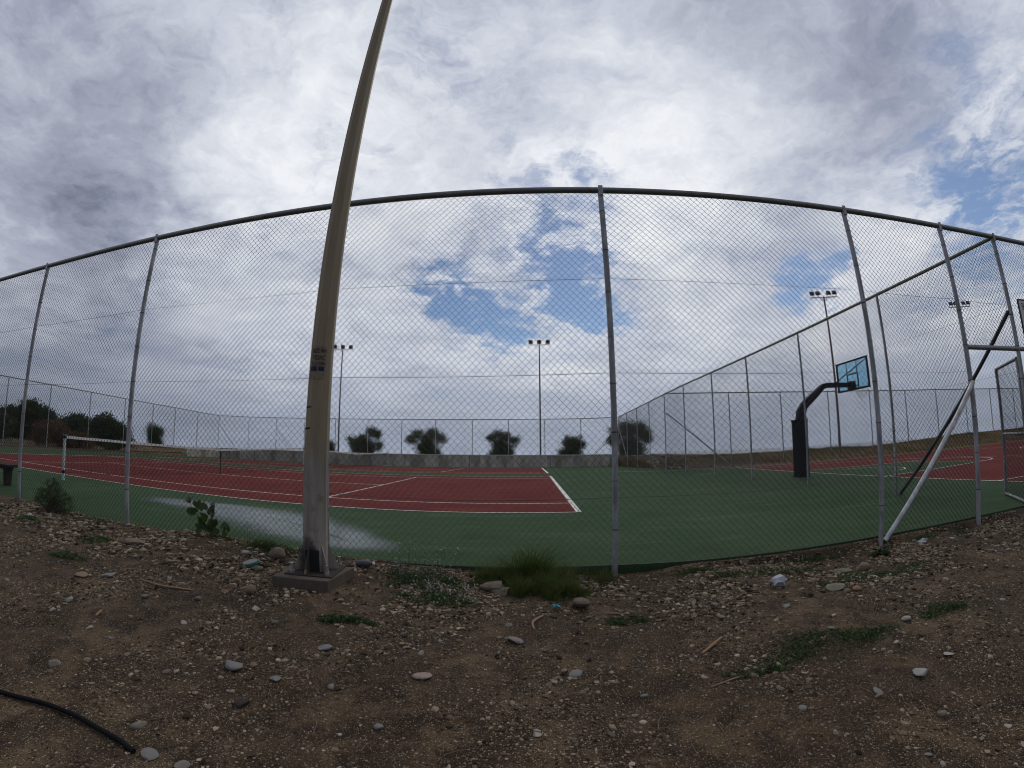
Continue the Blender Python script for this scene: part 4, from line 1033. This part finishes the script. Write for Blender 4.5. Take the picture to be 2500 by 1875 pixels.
# broad leaved seedling: two stems with heart shaped leaves
sd_ = empty('broadleaf_seedling', (-3.58, 4.06, .07)); tag(sd_, 'young plant with heart shaped leaves in front of the fence', 'plant')
b = MB(); lv = MB(); g = np.random.default_rng(83)
def heart(c, nrm, up, s):
    nrm = np.array(nrm, float); nrm /= np.linalg.norm(nrm); up = np.array(up, float); up -= up@nrm*nrm; up /= np.linalg.norm(up); sd = np.cross(up, nrm)
    o = [(0, -.15), (.28, -.38), (.52, -.18), (.50, .12), (.28, .42), (0, .72), (-.28, .42), (-.50, .12), (-.52, -.18), (-.28, -.38)]
    pts = [np.array(c)+s*(x*sd+y*up+(.18*abs(x))*nrm) for x, y in o]; cen = np.array(c)+s*.1*up
    lv.add([cen]+pts, [(0, i+1, (i+1) % 10+1) for i in range(10)], True)
for stem in ([(0, 0, -.02), (-.10, .0, .12), (-.19, -.01, .28), (-.24, -.02, .44)], [(0.02, 0, -.02), (.02, 0, .10), (.05, 0, .24), (.03, 0, .36)], [(.0, 0, 0), (.12, -.01, .06), (.19, -.02, .14)]):
    P = np.array(stem); b.tube(P, np.linspace(.005, .002, len(P)), 6)
    for t_ in np.linspace(.22, 1, 14 if len(stem) == 4 else 8):
        k = t_*(len(P)-1); i = min(int(k), len(P)-2); q = P[i]*(1-k+i)+P[i+1]*(k-i); e = q+np.array((g.normal()*.065, g.normal()*.03, g.normal()*.035))
        b.tube([q, (q+e)/2+np.array((0, 0, .01)), e], .0013, 4); heart(e, (g.normal()*.7, -1+g.normal()*.5, g.normal()*.4+.3), (g.normal()*.5, 0, -1 if g.random() < .6 else .6), g.uniform(.065, .105))
b.build('stem', stemm, sd_); lv.build('leaf_cluster', leafH, sd_)
# stuff: dry grass on the banks
g = np.random.default_rng(90)
n = 34000; x = g.uniform(6.9, 44, n); y = g.uniform(21.0, 25.2, n); ok = (y > np.interp(x, [6, 10, 16, 60], [23.3, 23.3, 20.9, 20.9])); x, y = x[ok], y[ok]
V1, F1 = blades(len(x), (x, y), .13+.16*np.maximum(0, wave(x, y, 4, 3, 3)), .022, .8, g, seg=2)
n = 9000; a_ = g.uniform(rad(50), rad(85), n); d_ = g.uniform(33, 75, n); x = -d_*np.sin(a_); y = d_*np.cos(a_); ok = x < -29.4; x, y = x[ok], y[ok]
V2, F2 = blades(len(x), (x, y), .22, .06, .6, g, seg=2)
n = 4000; x = g.uniform(-44, 6, n); y = g.uniform(35, 40, n); V3, F3 = blades(n, (x, y), .28, .03, .6, g, seg=2)
tag(bigmesh('dry_grass', np.vstack([V1, V2, V3]), np.vstack([F1, F2+len(V1), F3+len(V1)+len(V2)]), leafD), 'dry brown grass covering the banks beyond the courts', 'grass', kind='stuff')

# ------------------------------------------------------------------ stones
def ico(sub):
    bm = bmesh.new(); bmesh.ops.create_icosphere(bm, subdivisions=sub, radius=1); v = np.array([q.co[:] for q in bm.verts]); f = np.array([[w.index for w in q.verts] for q in bm.faces]); bm.free(); return v, f
IV1, IF1 = ico(1); IV2, IF2 = ico(3)
def stone_shape(seed, flat=.5, rough=.18, facet=0):
    g = np.random.default_rng(seed); v = IV2.copy()
    for k in range(5):
        d = g.normal(size=3); d /= np.linalg.norm(d); v += v*(rough*np.sin(2.2*(v@d)+g.uniform(0, 6)))[:, None]*.6
    for k in range(facet):
        d = g.normal(size=3); d /= np.linalg.norm(d); lim = g.uniform(.50, .82); s = np.maximum(0, v@d-lim); v -= s[:, None]*d
    v += .02*np.sin(v[:, [1, 2, 0]]*9+seed)
    v *= np.array((1, g.uniform(.6, .85), flat)); v[:, 0] /= np.abs(v[:, 0]).max(); return v
def stonem(name, c, sec, var=.2, rnd=0.):
    return mat(name, c, .85, 0, var, 14, .35, 60, .25, second=sec, mixr=(.5, .7), rand=rnd)
m_tan = stonem('tan_stone', (.19, .145, .095), (.12, .09, .06)); m_or = stonem('orange_stone', (.24, .13, .07), (.18, .12, .08)); m_grey = stonem('grey_stone', (.18, .175, .165), (.25, .24, .22))
m_pk = stonem('pink_stone', (.30, .22, .18), (.20, .14, .11)); m_dark = stonem('dark_stone', (.04, .032, .026), (.06, .05, .04)); m_pale = stonem('pale_stone', (.30, .285, .26), (.22, .20, .18)); m_chunk = stonem('concrete_chunk', (.135, .105, .082), (.075, .06, .048), .35)
m_olive = stonem('olive_stone', (.14, .13, .095), (.10, .095, .07))
def stone(x, y, w, m, label, seed, flat=.5, facet=4, rz=0, name='stone', cat='stone', group='larger stones on the dirt', sink=.3, dy=None, rough=.18):
    v = stone_shape(seed, flat, rough, facet)*w/2; me_ = bigmesh(name, v, IF2, m, smooth=facet < 5)
    zc = tz(x, y) + w/2*flat*(1-sink); me_.location = (x, y, zc); me_.rotation_euler = (0, 0, rz); tag(me_, label, cat, group); return me_
stone(-2.17, 2.90, .105, m_tan, 'round tan stone on bare dirt left of the concrete block', 101, .85, sink=.15)
stone(-2.36, 2.83, .08, m_or, 'orange brown stone beside the round tan stone', 102, .4)
stone(-1.53, 1.83, .135, m_grey, 'large flat grey stone lower left of the grey oval one', 103, .42)
stone(-1.27, 1.55, .09, m_dark, 'dark brown stone in the lower left foreground', 104, .55)
stone(-1.18, 2.24, .108, m_grey, 'flat grey oval stone in front of the lamp pole', 105, .25, sink=.2)
stone(-.37, 3.71, .25, m_chunk, 'big broken concrete chunk left of the grass clump', 106, .42, 7, .2, cat='concrete chunk', rough=.25)
stone(-.28, 3.60, .19, m_chunk, 'jagged lower chunk leaning on the big broken chunk', 107, .38, 6, 1.2, cat='concrete chunk', rough=.3)
stone(.33, 3.36, .19, m_chunk, 'jagged concrete chunk right of the grass clump', 108, .42, 8, .5, cat='concrete chunk', rough=.3)
stone(.03, 3.80, .16, m_olive, 'pale slab half hidden inside the grass clump', 109, .3, 5, cat='stone')
stone(-2.50, 3.82, .19, m_chunk, 'brown boulder in the rubble just left of the pole', 110, .75, 4)
stone(-2.83, 3.74, .105, m_pale, 'angular pale rock behind the teal lid', 111, .6, 6, .5)
stone(-2.47, 3.45, .095, m_olive, 'angular olive rock right of the teal lid', 112, .65, 6, .9)
stone(-2.66, 3.78, .08, m_pale, 'small pale rock between the boulder and the angular rock', 113, .6, 5)
stone(2.98, 3.45, .15, m_tan, 'rounded brown boulder on the right above the moss', 114, .62, 1)
stone(2.78, 3.50, .21, m_olive, 'thin pointed stone slab left of the rounded boulder', 115, .16, 5, -.1, sink=.1)
stone(2.36, 3.05, .22, m_olive, 'flat triangular stone slab right of the crumpled paper', 116, .12, 6, .4, sink=.1)
stone(2.85, 3.14, .085, m_pale, 'white flat stone on the moss patch', 117, .35)
stone(2.47, 2.92, .10, m_or, 'orange flat stone right of the triangular slab', 118, .4)
stone(1.84, 1.62, .10, m_pale, 'elongated pale pitted stone in right foreground', 119, .28, 3, .2)
stone(2.28, 2.18, .075, m_pale, 'pale stone just beyond the right grassy patch', 120, .4, 2)
stone(-4.12, 3.40, .30, m_chunk, 'large dark flat rock in the rubble at left', 121, .28, 6, .3)
stone(-6.34, 3.42, .12, m_pale, 'whitish round stone left of the dark bush', 122, .7)
stone(-3.37, 2.50, .15, m_grey, 'long flat grey stone at left beside dirt ridge', 123, .22)
stone(-2.78, 2.37, .07, m_olive, 'small green grey pebble standing alone at left', 124, .45)
stone(1.14, 1.60, .052, m_grey, 'flat blue grey pebble in the lower right, nearer the middle', 125, .3)
stone(.0, 1.60, .045, m_pale, 'small white pebble at the bottom right of centre', 126, .5)
stone(-.63, 1.58, .048, m_grey, 'small pale blue pebble at the bottom centre', 127, .45)
stone(-.56, 2.04, .11, m_pk, 'flat pinkish pale stone in the centre foreground', 128, .3)
stone(.2, 2.13, .08, m_grey, 'blue grey stone in the centre right foreground', 129, .35)
stone(-1.26, 1.82, .065, m_grey, 'small blue grey stone left of the pinkish stone', 130, .4)
stone(1.69, 1.33, .055, m_olive, 'oval olive pebble in the far lower right', 131, .35)
stone(1.65, 2.2, .0601, m_tan, 'tan pebble among the right grass', 132, .5)
stone(.78, 4.02, .055, m_tan, 'upright tan stone leaning at the foot of centre fence post', 133, .9)
stone(.72, 3.70, .05, m_tan, 'round tan pebble in front of the centre fence post', 134, .85)
stone(-3.55, 2.35, .14, m_tan, 'thin yellowish stone ridge in the left dirt', 135, .2, 3, .3)
# pebbles, each a thing; then gravel as stuff
pebm = bpy.data.materials.new('pebble'); pebm.use_nodes = True; t = NT(pebm.node_tree); bb = t.n['Principled BSDF']
oi = t.new('ShaderNodeObjectInfo').outputs['Random']
cc = t.ramp(oi, [(0, (.07, .055, .04)), (.25, (.14, .12, .10)), (.5, (.20, .175, .145)), (.7, (.17, .17, .17)), (.85, (.29, .26, .22)), (1, (.40, .38, .35))])
vv = t.new('ShaderNodeTexCoord').outputs['Object']; cc = t.mix(t.rng(t.noise(vv, 60, 4, .6), .3, .7, 0, .45), cc, (.09, .07, .055))
t.put(bb, 'Base Color', cc); t.put(bb, 'Roughness', .85); t.put(bb, 'Specular IOR Level', .25)
shapes = []
for k in range(8):
    v, f = ico(2); g2 = np.random.default_rng(200+k)
    for _ in range(3):
        d = g2.normal(size=3); d /= np.linalg.norm(d); v += v*(.12*np.sin(2.5*(v@d)+g2.uniform(0, 6)))[:, None]
    for _ in range(6):
        d = g2.normal(size=3); d /= np.linalg.norm(d); lim = g2.uniform(.4, .75); v -= np.maximum(0, v@d-lim)[:, None]*d
    v *= np.array((1, g2.uniform(.6, .9), g2.uniform(.35, .6))); o = bigmesh('pebble', v, f, pebm, smooth=k % 2 == 0); shapes.append(o.data); bpy.data.objects.remove(o)
g = np.random.default_rng(210)
PG = 'pebbles scattered over the dirt'
cnt = 0
while cnt < 296:
    y = g.uniform(1.05, 4.05); lim = 1.9*y+.6; x = g.uniform(-lim, min(lim*.9, 5.2))
    if g.random() > .25+.75*((y-1)/3)**1.2: continue
    if abs(x+1.86) < .3 and abs(y-3.4) < .33: continue
    s = .011+.028*g.random()**3
    if y > 2.4: s *= 1.25
    o = bpy.data.objects.new('pebble', shapes[g.integers(0, 8)]); C.objects.link(o); o.scale = (s, s, s*g.uniform(.8, 1.2)); o.location = (x, y, tz(x, y)+s*.15); o.rotation_euler = (g.normal()*.15, g.normal()*.15, g.uniform(0, 6.28))
    tag(o, 'small rounded pebble lying on the brown gravelly dirt', 'pebble', PG); cnt += 1
gravm = mat('gravel_grain', (.195, .160, .118), .9, 0, .2, 30, spec=.2, attr=[(0, (.10, .08, .06)), (.3, (.4, .35, .30)), (.65, (1., .95, .88)), (.88, (1.35, 1.35, 1.3)), (1, (2.0, 1.95, 1.85))])
def gravel(n, xr, yr, smin, smax, pw, dens, g, zoff=.15):
    x = g.uniform(*xr, n); y = g.uniform(*yr, n); ok = g.random(n) < dens(x, y); x, y = x[ok], y[ok]; n = len(x)
    s = smin+(smax-smin)*g.random(n)**pw; sc = np.stack([s, s*g.uniform(.55, .95, n), s*g.uniform(.35, .8, n)], 1)
    a = g.uniform(0, 2*PI, n); v = IV1[None]*sc[:, None, :]*(1+.27*g.normal(size=(n, len(IV1), 1)))
    c, s_ = np.cos(a)[:, None], np.sin(a)[:, None]; vx = v[:, :, 0]*c-v[:, :, 1]*s_; vy = v[:, :, 0]*s_+v[:, :, 1]*c
    V = np.stack([vx+x[:, None], vy+y[:, None], v[:, :, 2]+(terr(x, y)+s*zoff)[:, None]], 2).reshape(-1, 3)
    F = (np.arange(n)[:, None, None]*len(IV1)+IF1[None]).reshape(-1, 3); return V, F, np.repeat(g.random(n), len(IV1))
def patch(x, y): return np.clip(.40+1.6*wave(x, y, 31, 1.2, 4), .03, 1)
def inview(x, y): return (np.abs(x) < 1.9*y+.5)
A = gravel(120000, (-7, 6), (.75, 4.25), .003, .009, 2.2, lambda x, y: inview(x, y)*patch(x, y)*np.clip(1.4-y*.22, .3, 1), g)
B = gravel(46000, (-8.5, 6.5), (1.0, 4.22), .007, .021, 2.6, lambda x, y: inview(x, y)*np.clip(patch(x, y)*1.1+.12*(y-2.6), .05, 1)*np.clip((y-.9)/2.6, .12, 1), g)
Cc = gravel(4300, (-8, -2.3), (3.0, 4.2), .010, .04, 2.2, lambda x, y: np.clip(patch(x, y)+.2, 0, 1), g)
D_ = gravel(9000, (-2.0, 6.5), (2.9, 4.2), .009, .030, 2.2, lambda x, y: np.clip(patch(x, y)+.1, 0, 1), g)
Vs = []; Fs = []; As = []; k = 0
for V, F, a_ in (A, B, Cc, D_): Vs.append(V); Fs.append(F+k); As.append(a_); k += len(V)
tag(bigmesh('gravel', np.vstack(Vs), np.vstack(Fs), gravm, attr=np.concatenate(As)), 'loose grey and brown gravel on the dirt', 'gravel', kind='stuff')
R_ = gravel(2600, (6.6, 11.5), (22.3, 35), .03, .10, 2.0, lambda x, y: np.clip((9.8-x)/2.5+.1, .04, 1), g)
rubm = mat('rubble', (.17, .155, .14), .9, 0, .25, 9, attr=[(0, (.2, .17, .15)), (.6, (.6, .55, .5)), (1, (1.9, 1.9, 1.85))])
tag(bigmesh('rubble', R_[0], R_[1], rubm, attr=R_[2]), 'pale rubble heap beyond the end of the concrete wall', 'rubble', kind='stuff')
sticks = MB(); g = np.random.default_rng(220)
for k in range(420):
    y = g.uniform(1.2, 4.1); x = g.uniform(-1.8*y, 1.5*y); L = g.uniform(.02, .08); a_ = g.uniform(0, PI); z = tz(x, y)+.004
    sticks.tube([(x-L*math.cos(a_), y-L*math.sin(a_), z), (x+g.normal()*.006, y, z+.003), (x+L*math.cos(a_), y+L*math.sin(a_), z+.001)], g.uniform(.0008, .0024), 4, False)
tag(sticks.build('twig_litter', mat('dry_twig', (.15, .10, .06), .9, 0, .4, 8)), 'thin dry twigs and straw strewn on the dirt', 'twigs', kind='stuff')

# ------------------------------------------------------------------ sticks, litter, hose
stk = mat('peeled_stick', (.24, .14, .075), .8, 0, .25, 30, .2, 50)
def stick(pts, r, label, m=stk):
    b = MB(); P = np.array([(x, y, tz(x, y)+r*.8+dz_) for x, y, dz_ in pts])
    t_ = np.linspace(0, 1, 12); idx = np.linspace(0, 1, len(P)); Q = np.stack([np.interp(t_, idx, P[:, i]) for i in range(3)], 1)
    Q[1:-1] = (Q[:-2]+2*Q[1:-1]+Q[2:])/4
    b.tube(Q-P[0], np.interp(t_, [0, .5, 1], [r*.7, r, r*.8]), 8); o = b.build('stick', m); o.location = P[0]; tag(o, label, 'stick', 'sticks on the dirt'); return o
stick([(-.02, 2.76, 0), (-.035, 2.87, .004), (-.0, 2.97, .004), (.045, 3.07, 0)], .010, 'curved orange brown stick in the centre of the dirt')
stick([(.50, 3.14, 0), (.56, 3.12, .004), (.66, 3.08, 0)], .008, 'straight tan stick right of the centre post')
stick([(.92, 2.30, 0), (1.04, 2.42, .004), (1.12, 2.50, .0)], .010, 'yellow tan stick at left end of the long grass patch')
stick([(2.35, 3.35, 0), (2.45, 3.2, .004), (2.62, 3.15, .0)], .006, 'thin pale forked stick above the triangular slab')
stick([(-2.78, 1.98, 0), (-2.74, 1.90, .0)], .010, 'short tan stick stub at the left edge')
stick([(-3.1, 2.62, 0), (-2.85, 2.60, .01), (-2.6, 2.7, .0)], .009, 'long brown driftwood piece on the left dirt ridge')
stick([(.84, 1.93, 0), (.98, 1.97, .004), (1.12, 1.99, .0)], .005, 'thin reddish stick below the long grass patch')
def crumple(x, y, w, m, label, seed, name='paper_scrap', cat='paper', h=.4):
    g = np.random.default_rng(seed); v, f = ico(2); v = v*(1+.38*g.normal(size=(len(v), 1))); v *= np.array((1, .6, h))*w/2; v[:, 2] -= v[:, 2].min()
    o = bigmesh(name, v, f, m); o.location = (x, y, tz(x, y)-.004); return tag(o, label, cat)
crumple(1.95, 3.25, .15, mat('paper', (.42, .42, .45), .8), 'crumpled white paper scrap on the dirt at right', 301, h=.55)
crumple(.14, 3.26, .045, mat('cyan_plastic', (.05, .32, .40), .5), 'small bright cyan plastic scrap below the grass clump', 302, 'plastic_scrap', 'litter', .8)
crumple(4.15, 3.80, .11, mat('white_plastic', (.45, .47, .47), .5), 'white plastic scrap near the foot of the bright brace', 303, 'plastic_scrap', 'litter', .5)
crumple(-3.92, 2.33, .05, mat('orange_leaf', (.28, .12, .03), .8), 'small orange dried leaf on the left dirt', 304, 'dried_leaf', 'leaf', .4)
ld = empty('plastic_disc', (-2.63, 3.54, tz(-2.63, 3.54)+.03)); tag(ld, 'round grey topped lid with teal rim tilted in the rubble', 'disc')
ld.rotation_euler = (.10, -.22, .2)
b = MB(); b.tube([(0, 0, -.022), (0, 0, 0)], .082, 28); b.build('rim', mat('teal_plastic', (.015, .13, .12), .5), ld)
b = MB(); b.tube([(0, 0, .001), (0, 0, .006)], [.080, .076], 28); b.build('top', mat('dusty_lid', (.17, .18, .165), .9, 0, .3, 30), ld)
bt = empty('plastic_bottle', (-1.60, 3.93, tz(-1.6, 3.93)+.035), .15); tag(bt, 'grey crushed bottle lying behind the lamp pole foot', 'bottle')
b = MB(); b.tube([(-.09, 0, 0), (-.07, 0, 0), (.03, 0, .002), (.055, 0, .004), (.07, 0, .004)], [.02, .033, .033, .016, .014], 12); b.build('body', mat('dull_plastic', (.06, .065, .07), .5), bt)
b = MB(); b.tube([(.07, 0, .004), (.088, 0, .004)], .017, 12); b.build('cap', whitep, bt)
hs = MB(); hp = np.array([(-3.4, 1.05), (-2.8, .98), (-2.28, 1.0), (-2.0, 1.08), (-1.82, 1.095), (-1.66, 1.085), (-1.52, 1.075), (-1.42, 1.05)])
t_ = np.linspace(0, 1, 40); idx = np.linspace(0, 1, len(hp)); hx_ = np.interp(t_, idx, hp[:, 0]); hy_ = np.interp(t_, idx, hp[:, 1])
for _ in range(3): hx_[1:-1] = (hx_[:-2]+2*hx_[1:-1]+hx_[2:])/4; hy_[1:-1] = (hy_[:-2]+2*hy_[1:-1]+hy_[2:])/4
hs.tube(np.stack([hx_, hy_, terr(hx_, hy_)*.3-.02*.7+.012], 1), .0105, 12)
tag(hs.build('hose', mat('black_rubber', (.008, .008, .009), .85, 0, .2, 20, spec=.12)), 'black rubber hose end lying in the lower left corner', 'hose')
pk = MB(); pk.box((-1.95, .62, tz(-1.95, .62)+.03), (.75, .22, .09), rz=-.22, bev=.01)
tag(pk.build('timber_plank', benchm), 'dark timber plank in the bottom left corner', 'plank')
